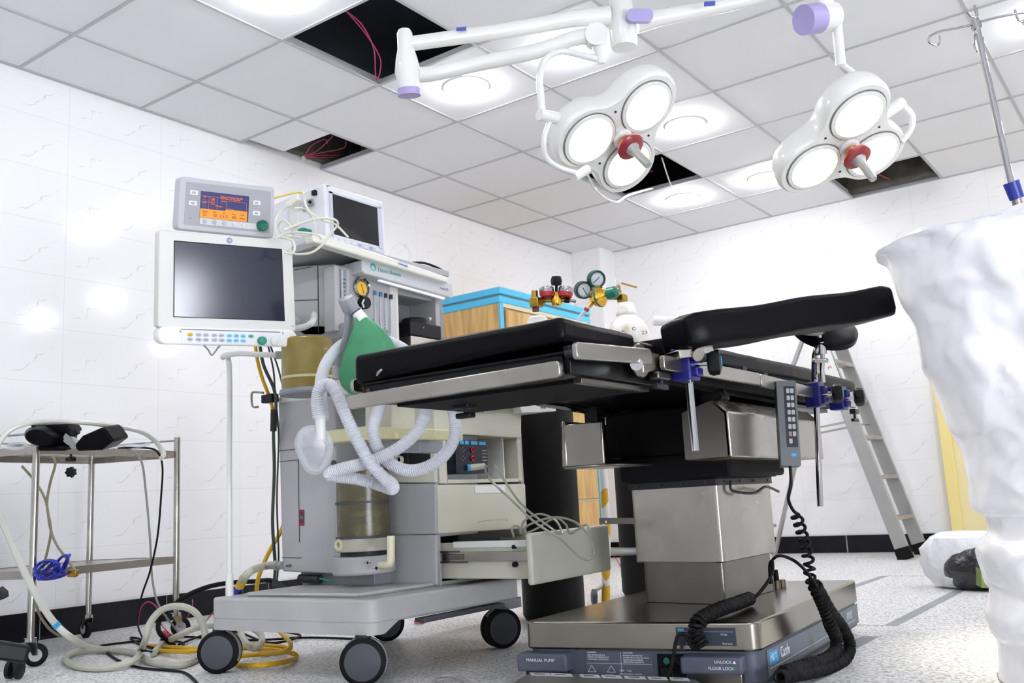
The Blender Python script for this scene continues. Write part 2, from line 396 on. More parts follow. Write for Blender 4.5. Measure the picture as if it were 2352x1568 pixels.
# ceiling: boards laid in a metal grid, some missing
xs = [-.0] + [GX + .6 * k for k in range(0, 10)] + [XR]; xs = [x for x in xs if x <= XR]
ys = [YF] + [.6 * k for k in range(-6, 9)] + [YB]
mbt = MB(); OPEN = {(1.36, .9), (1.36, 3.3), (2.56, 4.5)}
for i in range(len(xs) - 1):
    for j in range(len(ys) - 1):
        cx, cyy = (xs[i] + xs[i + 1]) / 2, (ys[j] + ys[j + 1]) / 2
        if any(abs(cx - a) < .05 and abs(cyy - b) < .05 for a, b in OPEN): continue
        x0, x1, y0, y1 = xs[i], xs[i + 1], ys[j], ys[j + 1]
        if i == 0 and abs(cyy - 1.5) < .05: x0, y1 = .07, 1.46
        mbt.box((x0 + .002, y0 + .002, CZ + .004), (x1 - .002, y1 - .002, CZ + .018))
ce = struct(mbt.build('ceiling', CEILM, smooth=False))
for x in xs[1:-1]:
    MB().box((x - .0075, YF, CZ - .001), (x + .0075, YB, CZ + .004)).box((x - .0012, YF, CZ + .004), (x + .0012, YB, CZ + .04)).build('grid_runner', GRIDM, ce, smooth=False)
for y in ys[1:-1]:
    m_ = MB()
    for i in range(len(xs) - 1):
        if i == 0 and abs(y - 1.8) < .01: pass
        m_.box((xs[i] + .0075, y - .0075, CZ - .0005), (xs[i + 1] - .0075, y + .0075, CZ + .004)).box((xs[i], y - .0012, CZ + .004), (xs[i + 1], y + .0012, CZ + .03))
    m_.build('grid_crossbar', GRIDM, ce, smooth=False)
m_ = MB()
m_.box((0, YF, CZ + .0), (.022, 1.2, CZ + .004)).box((0, 1.8, CZ), (.022, YB, CZ + .004)).box((0, YB - .02, CZ), (2.262, YB, CZ + .004)).box((2.862, YB - .02, CZ), (XR, YB, CZ + .004))
m_.build('wall_angle', GRIDM, ce, smooth=False)
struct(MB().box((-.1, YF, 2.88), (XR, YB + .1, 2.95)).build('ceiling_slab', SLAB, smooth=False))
struct(MB().box((.001, .9, 2.52), (.05, 2.1, 2.87)).build('trim_1', CONC, bevel=.01))
struct(MB().box((2.0, 4.5, 2.62), (3.2, 4.62, 2.78)).box((2.0, 4.7, 2.5), (3.2, 4.81, 2.87)).build('trim_2', CONC, bevel=.02))

# downlights: shallow frosted domes in the boards
DOME = mat('glowing_frosted_dome', 'F4F6FF', .5, emit=L_DOWN, ecol='FBFBFF')
def downlight(x, y, lbl):
    t = thing('ceiling_downlight', (x, y, CZ), lbl, 'ceiling light', 'round downlights in the tiled ceiling')
    MB().lathe([(.112, .006), (.112, -.004), (.1, -.007), (.1, .004)], (x, y, CZ), n=40).build('rim', WHITEP, t)
    MB().lathe([(.098, .002), (.097, -.014), (.086, -.028), (.062, -.038), (.03, -.043), (.0005, -.044)], (x, y, CZ), n=40).build('diffuser', DOME, t)
for x, y, s in ((1.36, .3, 'round glowing ceiling downlight cut by the top edge, left of the large opening'),
                (1.36, 1.5, 'round glowing ceiling downlight below the folded lamp arm, right of the large dark opening'),
                (1.96, 1.5, 'round glowing ceiling downlight just behind the elbow of the lamp arm'),
                (1.96, 2.7, 'round glowing ceiling downlight between the two surgical lamp heads'),
                (1.96, 3.9, 'round glowing ceiling downlight left of the right-hand lamp head, nearer the back wall'),
                (1.36, 3.9, 'round glowing ceiling downlight right beside the dark opening below the middle lamp head'),
                (3.76, 2.7, 'round glowing ceiling downlight at the right edge, behind the drip pole hooks')):
    downlight(x, y, s)
for x, y in ((1.36, -1.5), (3.16, -1.5), (4.96, -1.5), (4.96, .3), (4.96, 2.7), (3.16, -3.3), (4.36, 3.9), (5.56, 4.5), (4.36, 1.5), (4.96, -3.3)):  # unseen downlights added to fill the room with light
    downlight(x, y, 'round ceiling downlight added out of view as fill light')

# loose wires in the openings
def wire(name, pts, r, m, label=None, cat='wire', group=None, n=10, parent=None, closed=False, ns=8):
    ob = MB().tube(spline(pts, n, closed), r, ns, closed).build(name, m, parent)
    if label: tag(ob, label, cat, group)
    return ob
wire('ceiling_wire', [PZ(790, 22, CZ + .1), PZ(830, 55, CZ + .06), PZ(858, 110, CZ + .03), PZ(862, 160, CZ + .02), PZ(864, 183, CZ + .012)], .003, PINK, 'pink wire arching across the large ceiling opening, upper strand', 'wire', 'pink wires in the large opening')
wire('ceiling_wire', [PZ(795, 25, CZ + .1), PZ(838, 75, CZ + .05), PZ(872, 130, CZ + .03), PZ(873, 165, CZ + .02), PZ(866, 182, CZ + .012)], .003, PINK, 'pink wire arching across the large ceiling opening, lower strand', 'wire', 'pink wires in the large opening')
t = thing('wire_bundle', PZ(697, 362, CZ + .03), 'fan of pink wires coming from a pipe in the opening by the wall', 'wires')
MB().tube([PZ(690, 370, CZ + .06), PZ(697, 362, CZ + .03)], .012, 12).build('conduit_end', OFFW, t)
for pts in ([(700, 358), (730, 345), (765, 312)], [(700, 358), (742, 350), (788, 340), (795, 325)], [(700, 360), (740, 357), (780, 356)], [(702, 360), (722, 362), (746, 370)], [(700, 358), (715, 335), (745, 320), (752, 330)], [(702, 361), (740, 362), (770, 360)]):
    wire('strand', [PZ(x, y, CZ + .03 + .02 * i) for i, (x, y) in enumerate(pts)], .0022, PINK, parent=t)
wire('ceiling_wire', [PZ(1365, 415, CZ + .03), PZ(1400, 424, CZ + .03), PZ(1440, 412, CZ + .05), PZ(1500, 392, CZ + .05)], .0025, PINK, 'pink wire inside the dark opening behind the middle lamp head')
wire('ceiling_wire', [PZ(2010, 396, CZ + .1), PZ(2035, 408, CZ + .06), PZ(2065, 417, CZ + .03)], .006, mat('red_wire', 'B03A48', .5), 'thick red wire with a white plug in the opening beside the back wall')
wire('dangling_cord', [PZ(1350, 398, 2.2), PD(1350, 402, 3.2), PD(1370, 438, 3.25), PD(1412, 464, 3.3), PD(1440, 450, 3.6), PD(1478, 438, 4.2), PZ(1500, 432, CZ)][1:], .0045, WHITEP, 'thin white cord looping down beside the middle lamp head', 'cord')
wire('dangling_cord', [PZ(1520, 362, CZ + .02), PZ(1532, 400, CZ - .03), PZ(1545, 437, CZ - .04)], .004, WHITEP, 'thin white cord hanging from the opening right of the middle lamp head', 'cord')

# ================================================================ SURGICAL LAMPS
LENS = mat('lit_prismatic_lens', 'FFFBE2', .3, emit=L_LENS, ecol='FFF6CC')
def lens_mat():
    m = LENS; nt = m.node_tree; b = nt.nodes['Principled BSDF']; L = nt.links.new; N = nt.nodes.new
    g = N('ShaderNodeNewGeometry'); v = N('ShaderNodeTexVoronoi'); v.inputs['Scale'].default_value = 120; L(g.outputs['Position'], v.inputs[0])
    r = N('ShaderNodeMapRange'); L(v.outputs['Distance'], r.inputs[0]); r.inputs[2].default_value = .6; r.inputs[3].default_value = L_LENS * .55; r.inputs[4].default_value = L_LENS * 1.2
    L(r.outputs[0], b.inputs['Emission Strength'])
lens_mat()
PURP = mat('lilac_cap', 'A59BCB', .45); REDC = mat('red_handle_collar', '8E3034', .3); COPP = mat('copper_socket', 'C68F63', .3, metal=.8)
def lamp_head(root, cen, nrm, xax, R, ang0, lens_r, handle_dir):
    """three-lobed head; cen = centre of its glass side, nrm = where it shines"""
    n = V(nrm).normalized(); x = V(xax); x = (x - n * x.dot(n)).normalized(); y = n.cross(x).normalized()
    # outline: union of three discs smoothed
    M = 96; prof = []
    for i in range(M):
        a = 2 * pi * i / M; best = 0
        for k in range(3):
            c = a - (ang0 + k * 2 * pi / 3); c = (c + pi) % (2 * pi) - pi
            d = R * .56; rr = R * .46
            s_ = rr * rr - (d * math.sin(c)) ** 2
            if s_ > 0: best = max(best, d * math.cos(c) + math.sqrt(s_))
        prof.append(max(best, R * .60))
    for _ in range(5): prof = [(prof[i - 1] + 2 * prof[i] + prof[(i + 1) % M]) / 4 for i in range(M)]
    mb = MB(); rings = []
    for off, sc, ins in ((0.0, .0, 0), (0.0, .9, 0), (.0, .955, 0), (-.008, .99, 0), (-.022, 1.0, 0), (-.06, .985, 0), (-.085, .93, 0), (-.1, .8, 0), (-.105, .4, 0), (-.106, .01, 0)):
        rings.append([cen + n * off + (x * math.cos(2 * pi * i / M) + y * math.sin(2 * pi * i / M)) * max(prof[i] * sc, .0005) for i in range(M)])
    mb.quadloft(rings[1:])
    head = mb.build('lamp_housing', WHITEP, root)
    for k in range(3):
        a = ang0 + k * 2 * pi / 3; c = cen + (x * math.cos(a) + y * math.sin(a)) * R * .51
        MB().lathe([(lens_r * 1.17, 0.002), (lens_r * 1.17, .006), (lens_r * 1.02, .009), (lens_r, .004), (lens_r, 0.001)], c, n, 48).build('lens_ring', OFFW, root)
        MB().lathe([(lens_r * 1.17, 0.000), (lens_r * 1.19, .003), (lens_r * 1.21, .003), (lens_r * 1.22, .000)], c, n, 48).build('lens_gasket', mat('grey_gasket', '7A7A78', .6), root)
        MB().lathe([(lens_r, .001), (lens_r * .98, .004), (lens_r * .7, .009), (.001, .012)], c, n, 48).build('lens', LENS, root)
    for k in range(3):
        a = ang0 + (k + .5) * 2 * pi / 3; c = cen + (x * math.cos(a) + y * math.sin(a)) * R * .45
        MB().cyl(c, c + n * .002, .004, n=12).build('screw', DARKG, root)
    h = V(handle_dir).normalized()
    MB().lathe([(.034, -.004), (.034, .012), (.024, .02)], cen, n, 32).build('handle_socket', WHITEP, root)
    MB().cyl(cen + h * .01, cen + h * .05, .02).build('handle_neck', COPP, root)
    MB().lathe([(.018, .045), (.045, .052), (.047, .062), (.036, .072), (.02, .074)], cen, h, 36).build('handle_collar', REDC, root)
    MB().lathe([(.026, .07), (.018, .085), (.0135, .1), (.0135, .165), (.011, .17)], cen, h, 12).build('handle_grip', ALU, root)
    return head
def spot(name, loc, d, power, size, rad=.12, col=(1, .93, .75)):
    l = bpy.data.lights.new(name, 'SPOT'); l.energy = power; l.spot_size = size; l.spot_blend = .9; l.shadow_soft_size = rad; l.color = col
    o = bpy.data.objects.new(name, l); COL.objects.link(o); o.location = loc; o.rotation_euler = V(d).to_track_quat('-Z', 'Y').to_euler()
    return o
ARM = WHITEP
hub = PD(1430, 62, 3.1)
L1 = thing('surgical_light', (hub.x, hub.y, CZ), 'white three-lens surgical lamp on the folded arm, nearer the middle of the ceiling', 'surgical lamp', 'lamp heads on the ceiling arms')
L2 = thing('surgical_light', (hub.x + .02, hub.y + .03, CZ), 'white three-lens surgical lamp on the right, beside the drip pole', 'surgical lamp', 'lamp heads on the ceiling arms')
# hub and ceiling column (carried with the first lamp)
up = V((0, 0, 1))
MB().lathe([(.001, -.075), (.04, -.073), (.046, -.062), (.046, .04), (.04, .06), (.04, .14)], hub, up, 36).build('hub', ARM, L1)
MB().cyl(hub + up * .14, V((hub.x, hub.y, CZ)), .036).build('ceiling_column', ARM, L1)
MB().lathe([(.12, 0), (.12, -.03), (.05, -.06)], (hub.x, hub.y, CZ), up, 40).build('ceiling_flange', ARM, L1)
e1 = PD(930, 130, 2.95)
a0 = PD(1395, 55, 3.1) ; a0 = PD(1400, 38, 3.1); a1 = PD(932, 102, 2.95)
MB().tube([a0, PD(1320, 42, 3.09), PD(1240, 57, 3.05), PD(1150, 72, 3.02), a1], lambda i: [.034, .028, .025, .024, .023][i], 20).build('upper_arm', ARM, L1)
fk = MB().prism([PD(1048, 63, 2.96), PD(1071, 61, 2.96), PD(1071, 69, 2.96), PD(1048, 70, 2.96)], FW * .004).build('blue_sticker', mat('blue_label', '3C50A8', .5), L1)
MB().lathe([(.001, -.095), (.032, -.09), (.034, -.08), (.036, -.045), (.040, -.02), (.034, .02), (.026, .05), (.024, .1), (.018, .112), (.001, .114)], PD(935, 150, 2.95), PD(928, 60, 2.95) - PD(935, 150, 2.95), 32).build('elbow_joint', ARM, L1)
MB().lathe([(.036, -.096), (.0365, -.075)], PD(935, 150, 2.95), PD(928, 60, 2.95) - PD(935, 150, 2.95), 32).build('joint_cap', PURP, L1)
j2 = PD(1368, 84, 3.0)
MB().tube(spline([PD(952, 172, 2.97), PD(1000, 168, 2.98), PD(1100, 146, 3.0), PD(1230, 118, 3.0), PD(1320, 88, 3.0), j2], 5), lambda i: .024 if i < 18 else .024 + .0004 * (i - 18), 18).build('lower_arm', ARM, L1)
MB().cyl(j2 - FW * .03, j2 + FW * .03, .036).build('lower_joint', ARM, L1)
MB().tube([PD(1372, 95, 3.0), PD(1378, 125, 3.0), PD(1380, 146, 3.0)], lambda i: [.024, .016, .014][i], 16).build('joint_stem', ARM, L1)
H1 = PD(1427, 315, 3.1)
MB().tube(spline([PD(1385, 138, 3.0), PD(1340, 128, 3.0), PD(1290, 118, 3.0), PD(1255, 135, 2.98), PD(1240, 175, 2.97), PD(1243, 225, 2.96), PD(1246, 258, 2.96)], 7), .0115, 14).build('yoke', ARM, L1)
MB().cyl(PD(1238, 263, 2.95), PD(1305, 278, 3.03), .018, .02).build('yoke_pivot', ARM, L1)
MB().tube(spline([PD(1262, 280, 2.98), PD(1250, 320, 2.98), PD(1254, 360, 3.0), PD(1285, 385, 3.02), PD(1325, 398, 3.04)], 7), .009, 12).build('yoke', ARM, L1)
MB().cyl(PD(1318, 408, 3.04), PD(1350, 388, 3.08), .015).build('yoke_pivot', ARM, L1)
n1 = (-FW * .616 - UP * .656 + RT * .437)
lamp_head(L1, H1, n1, RT * -.832 - UP * .554, .245, math.radians(-35.6), .079, n1)
# right lamp
e2 = PD(1868, -60, 3.1)
MB().tube([PD(1462, 52, 3.12), PD(1520, 40, 3.12), PD(1640, 18, 3.12), PD(1750, -8, 3.12), e2], lambda i: [.036, .028, .024, .023, .022][i], 20).build('upper_arm', ARM, L2)
MB().prism([PD(1618, 4, 3.02), PD(1643, 2, 3.02), PD(1643, 12, 3.02), PD(1617, 14, 3.02)], FW * .004).build('blue_sticker', MATS['blue_label'], L2)
f = Face(PD(1440, 20, 3.03), PD(1500, 20, 3.03), PD(1500, 50, 3.03), PD(1440, 50, 3.03))
f.rrect(MB(), 0, 0, 1, 1, -.02, .004, r=.018).build('lilac_plate', PURP, L2)
MB().lathe([(.03, -.05), (.034, .1)], e2, UP, 28).build('elbow_joint', ARM, L2)
MB().cyl(PD(1893, -10, 3.07), PD(1893, 62, 3.07), .03).build('elbow_joint', ARM, L2)
c0 = PD(1862, 44, 3.05)
MB().cyl(PD(1880, 42, 3.06), PD(1845, 46, 3.03), .048, n=36).build('brake_drum', PURP, L2)
MB().cyl(PD(1880, 42, 3.06), PD(1912, 38, 3.09), .047, n=36).build('brake_drum', ARM, L2)
MB().tube([PD(1922, 50, 3.08), PD(1926, 100, 3.08), PD(1931, 150, 3.08)], .0165, 18).build('drop_stem', ARM, L2)
H2 = PD(1948, 335, 3.1)
MB().tube(spline([PD(1931, 145, 3.08), PD(1962, 168, 3.1), PD(1990, 190, 3.14), PD(2008, 220, 3.18)], 6), .0095, 12).build('yoke', ARM, L2)
MB().cyl(PD(2024, 268, 3.1), PD(2072, 235, 3.12), .019).build('yoke_pivot', ARM, L2)
MB().tube(spline([PD(2072, 240, 3.12), PD(2095, 268, 3.13), PD(2090, 300, 3.14), PD(2070, 325, 3.15)], 6), .011, 12).build('yoke', ARM, L2)
n2 = (-FW * .608 - UP * .749 + RT * .263)
lamp_head(L2, H2, n2, RT * -.944 - UP * .331, .245, math.radians(19.6), .079, n2)
for nm, H_, n_ in (('lamp_beam', H1, n1), ('lamp_beam', H2, n2)):
    n_ = n_.normalized(); spot(nm, H_ + n_ * .19, n_ if H_ is H1 else (n_ * .6 - V((0, 0, 1)) * .55 + V((.2, .08, 0))), L_SPOT * (1 if H_ is H1 else 2.2), math.radians(60))

# ================================================================ CABINET, CYLINDERS, LADDER
cab = thing('wooden_cabinet', (.3, 3.25, 0), 'light wood cabinet with sky blue edging against the left wall, behind the cylinders', 'cabinet')
CY0, CY1, CX, CH = 2.72, 3.79, .6, 1.80
MB().box((.02, CY0, .06), (CX, CY1, CH - .10)).build('carcass', WOOD, cab, smooth=False)
MB().box((.01, CY0 - .015, CH - .045), (CX + .02, CY1 + .01, CH)).build('top_edging', TRIMB, cab, bevel=.006)
MB().box((.02, CY0 + .005, CH - .01), (CX - .0, CY1 - .01, CH + .002)).build('top_board', WOOD, cab)
MB().box((.01, CY0 - .008, CH - .1), (CX + .012, CY1 + .01, CH - .055)).build('top_edging', TRIMB, cab, bevel=.006)
MB().box((.015, CY0 - .002, CH - .056), (CX + .008, CY1, CH - .043)).build('groove', mat('aluminium_groove', '6F7C80', .4, metal=.5), cab)
MB().box((CX - .005, CY0 - .004, .06), (CX + .012, CY0 + .03, CH - .1)).build('corner_edging', TRIMB, cab, bevel=.003)
MB().box((CX, CY1 - .022, .06), (CX + .014, CY1, CH - .1)).build('corner_edging', TRIMB, cab, bevel=.003)
MB().box((CX, CY0 + .03, CH - .125), (CX + .01, CY1 - .02, CH - .1)).build('cream_rail', mat('cream_strip', 'CFC7A6', .5), cab)
for y0, y1 in ((CY0 + .045, CY0 + .38), (CY0 + .4, CY1 - .04)):
    for z0, z1 in ((.08, .445), (.46, CH - .14)):
        MB().box((CX + .001, y0, z0), (CX + .018, y1, z1)).build('door', WOOD, cab, bevel=.002)
MB().box((CX, CY0 + .382, .07), (CX + .012, CY0 + .398, CH - .13)).build('centre_edging', TRIMB, cab)
MB().box((CX, CY0 + .04, .447), (CX + .012, CY1 - .03, .458)).build('centre_edging', CREAM, cab)

def cylinder(px, pybot, dep, r, ztop, label, dirty):
    b = PD(px, pybot, dep); b.z = 0
    t = thing('gas_cylinder', b, label, 'gas cylinder', 'tall gas cylinders behind the operating table')
    zs = ztop - .36
    MB().lathe([(r * .9, 0), (r, .02), (r, zs)], b, n=48).build('body', CYLB, t)
    MB().lathe([(r, zs), (r, zs + .09), (r * .97, zs + .14), (r * .88, zs + .195), (r * .72, zs + .232), (r * .52, zs + .254), (.05, zs + .264), (.045, zs + .272)], b, n=48).build('shoulder', WPAINT, t)
    MB().lathe([(.046, zs + .262), (.052, zs + .272), (.052, zs + .285), (.045, zs + .3), (.04, zs + .325), (.03, zs + .332)], b, n=32).build('neck_ring', WPAINT, t)
    return t, b
g1, b1 = cylinder(1273, 1405, 3.75, .124, 1.25, 'black gas cylinder with grimy white neck and red-faced gauges, nearest the anaesthesia machine', True)
g2, b2 = cylinder(1487, 1375, 4.45, .115, 1.435, 'black gas cylinder with white marked shoulder and green-rimmed gauges, half hidden by the table column', False)
for s_, du, dz in (('K', -.03, 1.278), ('C', .02, 1.285), ('23', .065, 1.262), ('32', -.0, 1.21)):
    d = (CAM - b2); d.z = 0; d.normalize(); sx = V((-d.y, d.x, 0))
    o = b2 + d * .098 + sx * du; o.z = dz - .03
    text(s_, o, sx, V((0, 0, 1)) - d * .6, .03, INK, g2, 'painted_mark', lift=.006)
def valve(t, cx, cyp, d, hdl=False, flip=1):
    p = PD(cx, cyp, d); q = lambda x, y, dd=0.: PD(x, y, d + dd)
    return p, q
# valve + red gauges on cylinder 1
q = lambda x, y, dd=0.: PD(x, y, 3.75 + dd)
rg = thing('pressure_regulator', q(1280, 690), 'regulator with two red-faced chrome gauges and black knob on the dirty-necked cylinder', 'gas regulator', 'regulators on the gas cylinders')
vm = MB().cyl(q(1231, 716), q(1229, 690), .014, .012, 12)
vm.build('valve_stem', mat('rusty_thread', '6B3F26', .6), g1)
MB().box(q(1221, 707) - V((0, .016, 0)), q(1237, 684) + V((.012, .016, 0))).build('valve_body', BRASS, g1, bevel=.004)
MB().cyl(q(1228, 684), q(1228, 667), .0135, .0125, 6).build('valve_spindle', BRASS, g1)
MB().cyl(q(1235, 693), q(1252, 690), .013, n=6).build('valve_outlet', BRASS, g1)
MB().cyl(q(1252, 690), q(1300, 689), .0085).build('inlet_stem', BRASS, rg)
MB().lathe([(.001, -.022), (.02, -.02), (.024, 0), (.018, .02), (.012, .034)], q(1278, 690), UP, 16).build('regulator_body', GOLD, rg)
MB().lathe([(.006, .02), (.006, .05), (.02, .052), (.024, .07), (.018, .088), (.0, .09)], q(1278, 685), UP, 8).build('adjusting_knob', DARK, rg)
for gx in (1256, 1299):
    ax = UP * .92 + RT * (.12 if gx > 1270 else -.1) + FW * .25
    MB().lathe([(.027, -.006), (.03, .0), (.03, .018), (.027, .02)], q(gx, 672), ax, 28).build('gauge_case', CHROME, rg)
    MB().lathe([(.001, -.02), (.026, -.018), (.0295, -.008), (.0295, 0)], q(gx, 672), ax, 28).build('gauge_face_cover', RED, rg)
MB().cyl(q(1296, 689), q(1308, 690), .011, n=10).build('outlet_collar', DARK, rg)
MB().cyl(q(1308, 690), q(1323, 692), .006).build('outlet_nozzle', CHROME, rg)
# valve + green gauges on cylinder 2
q = lambda x, y, dd=0.: PD(x, y, 4.45 + dd)
rg = thing('pressure_regulator', q(1375, 680), 'brass regulator with two green-rimmed white dials and green knob on the white-shouldered cylinder', 'gas regulator', 'regulators on the gas cylinders')
MB().box(q(1421, 693) - V((0, .018, 0)), q(1432, 676) + V((.012, .018, 0))).build('valve_body', BRASS, g2, bevel=.004)
MB().cyl(q(1425, 694), q(1419, 655), .014, .011, 10).build('valve_stem', BRASS, g2)
MB().cyl(q(1419, 655), q(1419, 641), .009).build('valve_cap', CLEAR, g2)
MB().bar(q(1427, 650, -.02), q(1463, 660, -.05), .005, .008).build('valve_key', BRASS, g2)
MB().cyl(q(1427, 683), q(1399, 683), .013, .012, 6).build('inlet_stem', BRASS, rg)
ax = (-FW * .55 + RT * .75 + UP * .2)
MB().lathe([(.001, -.05), (.02, -.048), (.04, -.03), (.052, -.006), (.052, .006), (.04, .02), (.02, .035), (.015, .05)], q(1378, 680), ax, 32).build('regulator_body', GOLD, rg)
MB().lathe([(.0535, -.004), (.0535, .004)], q(1378, 680), ax, 32).build('green_band', GREENK, rg)
MB().lathe([(.024, .04), (.03, .046), (.027, .09), (.018, .098), (.001, .1)], q(1378, 680), ax, 10).build('adjusting_knob', GREENK, rg)
for (gx, gy, ndl) in ((1341, 666, (1349, 678)), (1371, 641, (1361, 650))):
    ax = (-FW * .92 + RT * .28 - UP * .1)
    c = q(gx, gy)
    MB().lathe([(.036, -.03), (.0425, -.024), (.0425, .006), (.038, .01), (.032, .006), (.032, .002)], c, ax, 24).build('gauge_case', mat('green_rubber_cover', '123F3A', .5), rg)
    MB().lathe([(.032, .0), (.032, .003), (.001, .003)], c, ax, 32).build('dial', mat('white_dial', 'DDE2E8', .3), rg)
    an = ax.normalized(); nd = (q(*ndl) - c); nd = nd - an * nd.dot(an)
    MB().bar(c + an * .005 - nd * .5, c + an * .005 + nd, .003, .002, hint=an).build('needle', INK, rg)
    x_, y_ = basis(an)
    for k in range(9):
        t_ = math.radians(-130 + 260 * k / 8); dd = x_ * math.cos(t_) + y_ * math.sin(t_)
        MB().bar(c + an * .0045 + dd * .024, c + an * .0045 + dd * .029, .0015, .0006, hint=an).build('dial_mark', INK, rg)
MB().cyl(q(1362, 693), q(1352, 704), .011, n=8).build('hose_tail', BRASS, rg)
wire('oxygen_hose', [q(1354, 702), q(1345, 713), q(1334, 726), q(1328, 742), q(1326, 770), q(1330, 810)], .011, CLEAR, 'clear tube with a red clip leaving the brass regulator', 'hose')
MB().cyl(q(1349, 708), q(1345, 714), .0125).build('hose_clip', RED, bpy.data.objects['oxygen_hose'])

# cylinder trolley wrapped in printed tape
tr_b = PD(1407, 1385, 4.15); tr_b.z = 0
tro = thing('cylinder_trolley', tr_b, 'cylinder trolley with its tube frame wrapped in yellow and white printed tape', 'trolley')
def tape():
    m = bpy.data.materials.new('printed_wrapping_tape'); m.use_nodes = True
    nt = m.node_tree; b = nt.nodes['Principled BSDF']; L = nt.links.new; N = nt.nodes.new
    g = N('ShaderNodeNewGeometry'); v = N('ShaderNodeTexVoronoi'); v.inputs['Scale'].default_value = 14; L(g.outputs['Position'], v.inputs[0])
    s = N('ShaderNodeSeparateColor'); L(v.outputs['Color'], s.inputs[0]); rp = N('ShaderNodeValToRGB'); rp.color_ramp.interpolation = 'CONSTANT'
    e = rp.color_ramp.elements; e[0].position = 0; e[0].color = lin('D6A51E'); e[1].position = .42; e[1].color = lin('E4E4E0')
    x = e.new(.75); x.color = lin('3A3A30')
    x = e.new(.86); x.color = lin('D9DADA')
    L(s.outputs[0], rp.inputs[0]); L(rp.outputs[0], b.inputs['Base Color']); b.inputs['Roughness'].default_value = .35
    return m
TAPE = tape()
q = lambda x, y, dd=0.: PD(x, y, 4.15 + dd)
MB().tube([q(1391, 1395), q(1393, 1200), q(1385, 1080), q(1378, 900), q(1372, 760)], .019, 14).build('upright', TAPE, tro)
MB().tube([q(1500, 736, .35), q(1540, 737, .35), q(1580, 738, .4)], .022, 14).build('handle_bar', TAPE, tro)
MB().cyl(PD(1502, 736, 4.52), PD(1522, 737, 4.52), .0235).build('yellow_tape_band', YEL, tro)
MB().tube([PD(1560, 1370, 4.7), PD(1552, 1100, 4.7), PD(1545, 736, 4.7)], .019, 12).build('upright', TAPE, tro)
MB().tube([q(1395, 1266), q(1440, 1266, .2), q(1500, 1266, .3)], .018, 12).build('cross_tube', ALU, tro)
MB().obox(q(1430, 1196, -.12), RT * .1, UP * .013, FW * .003).build('holding_strap', STEEL, tro)
MB().cyl(q(1392, 1198, -.14), q(1392, 1198, -.12), .005).build('rivet', CHROME, tro)
c = PD(1365, 1372, 4.12); MB().lathe([(.02, -.014), (.035, -.01), (.035, .01), (.02, .014)], (c.x, c.y, .036), RT, 24).build('caster', BLUEGR, tro)
MB().tube([(c.x, c.y, .06), q(1391, 1340)], .008).build('caster_bracket', ALU, tro)
wire('loose_wire', [PZ(1410, 1278, .05), PZ(1422, 1292, .01), PZ(1432, 1310, .004)], .003, PINK, 'pink wire on the floor seen between the table column and the cylinder')

# ladder
ld = thing('step_ladder', (2.1, 4.35, 0), 'dull aluminium folding step ladder standing open before the back wall', 'ladder')
YN, YFar = 4.14, 4.56
nb, ntp = PY(2082, 1285, YN), PY(1868, 740, YN)
fb = V((nb.x, YFar, 0)); nb.z = 0; ft = V((ntp.x, YFar, ntp.z))
hint = V((0, 1, 0))
def rail(a, b, nm='side_rail', w=.026, t=.075): MB().bar(a, b, t, w, hint=hint).build(nm, ALU, ld, bevel=.003)
dirv = (ntp - nb).normalized()
for a, b in ((nb, ntp), (fb, ft)):
    MB().bar(a + dirv * .05, b, .085, .022, hint=V((0, 1, 0))).build('side_rail', ALU, ld, bevel=.003)
    MB().bar(a, a + dirv * .075, .095, .032, hint=V((0, 1, 0))).build('rubber_foot', RUBBER, ld, bevel=.004)
for z in (.245, .50, .755, 1.01, 1.255):
    s = nb + (ntp - nb) * (z / ntp.z); e_ = fb + (ft - fb) * (z / ft.z)
    MB().obox((s + e_) / 2, (.04, 0, 0), (0, .2, 0), (0, 0, .012)).build('rung', ALU, ld, bevel=.002)
    m0 = (s + e_) / 2; MB().box((m0.x + .0405, m0.y - .03, m0.z - .006), (m0.x + .041, m0.y + .03, m0.z + .005)).build('red_sticker', mat('red_sticker_print', 'C77A78', .6), ld)
MB().obox((ntp + ft) / 2 + V((-.03, 0, .01)), (.09, 0, 0), (0, .22, 0), (0, 0, .012)).build('top_cap', ALU, ld, bevel=.004)
crd = MB().prism([PY(x, y, YN - .03) for x, y in ((1862, 772), (1895, 772), (1930, 868), (1893, 872))], (0, -.002, 0)).build('white_card', OFFW, ld)
for x, y in ((1868, 783), (1874, 800), (1886, 812), (1897, 830), (1906, 845), (1882, 838)):
    c = PY(x, y, YN - .0325); MB().tube([c + V((.012 * math.cos(a), 0, .010 * math.sin(a))) for a in (0, 1.2, 2.4, 3.8)], .003, 6).build('red_mark', RED, crd)
for (y, xb) in ((YN + .03, 1.28), (YFar - .03, 1.53)):
    MB().bar((xb, y, 0), (ntp.x - .05, y, ntp.z - .02), .022, .035, hint=V((0, 1, 0))).build('rear_leg', ALU, ld, bevel=.002)
a, b = V((1.30, YN + .03, .21)), V((1.56, YFar - .03, .21))
MB().bar(a, b, .02, .02).build('rear_crossbar', ALU, ld)
for y in (YN + .015, YFar - .015):
    s = nb + (ntp - nb) * (.86 / ntp.z); MB().bar((s.x, y, .86), (1.62 + .12, y, .8), .022, .012).build('spreader', ALU, ld)

# ================================================================ OPERATING TABLE
TX0, TX1, TY0 = 2.56, 3.10, -.50
tb = thing('operating_table', (2.83, .5, 0), 'black padded operating table on a steel column and base, in the middle of the room', 'operating table')
FRAMEM = mat('dark_steel_frame', '232426', .3, metal=.85, var=.3, vscale=5)
UNDER = mat('shade_black_underside', '08080A', .7, spec=.2)  # near-black colour also carries the dimness beneath the table top
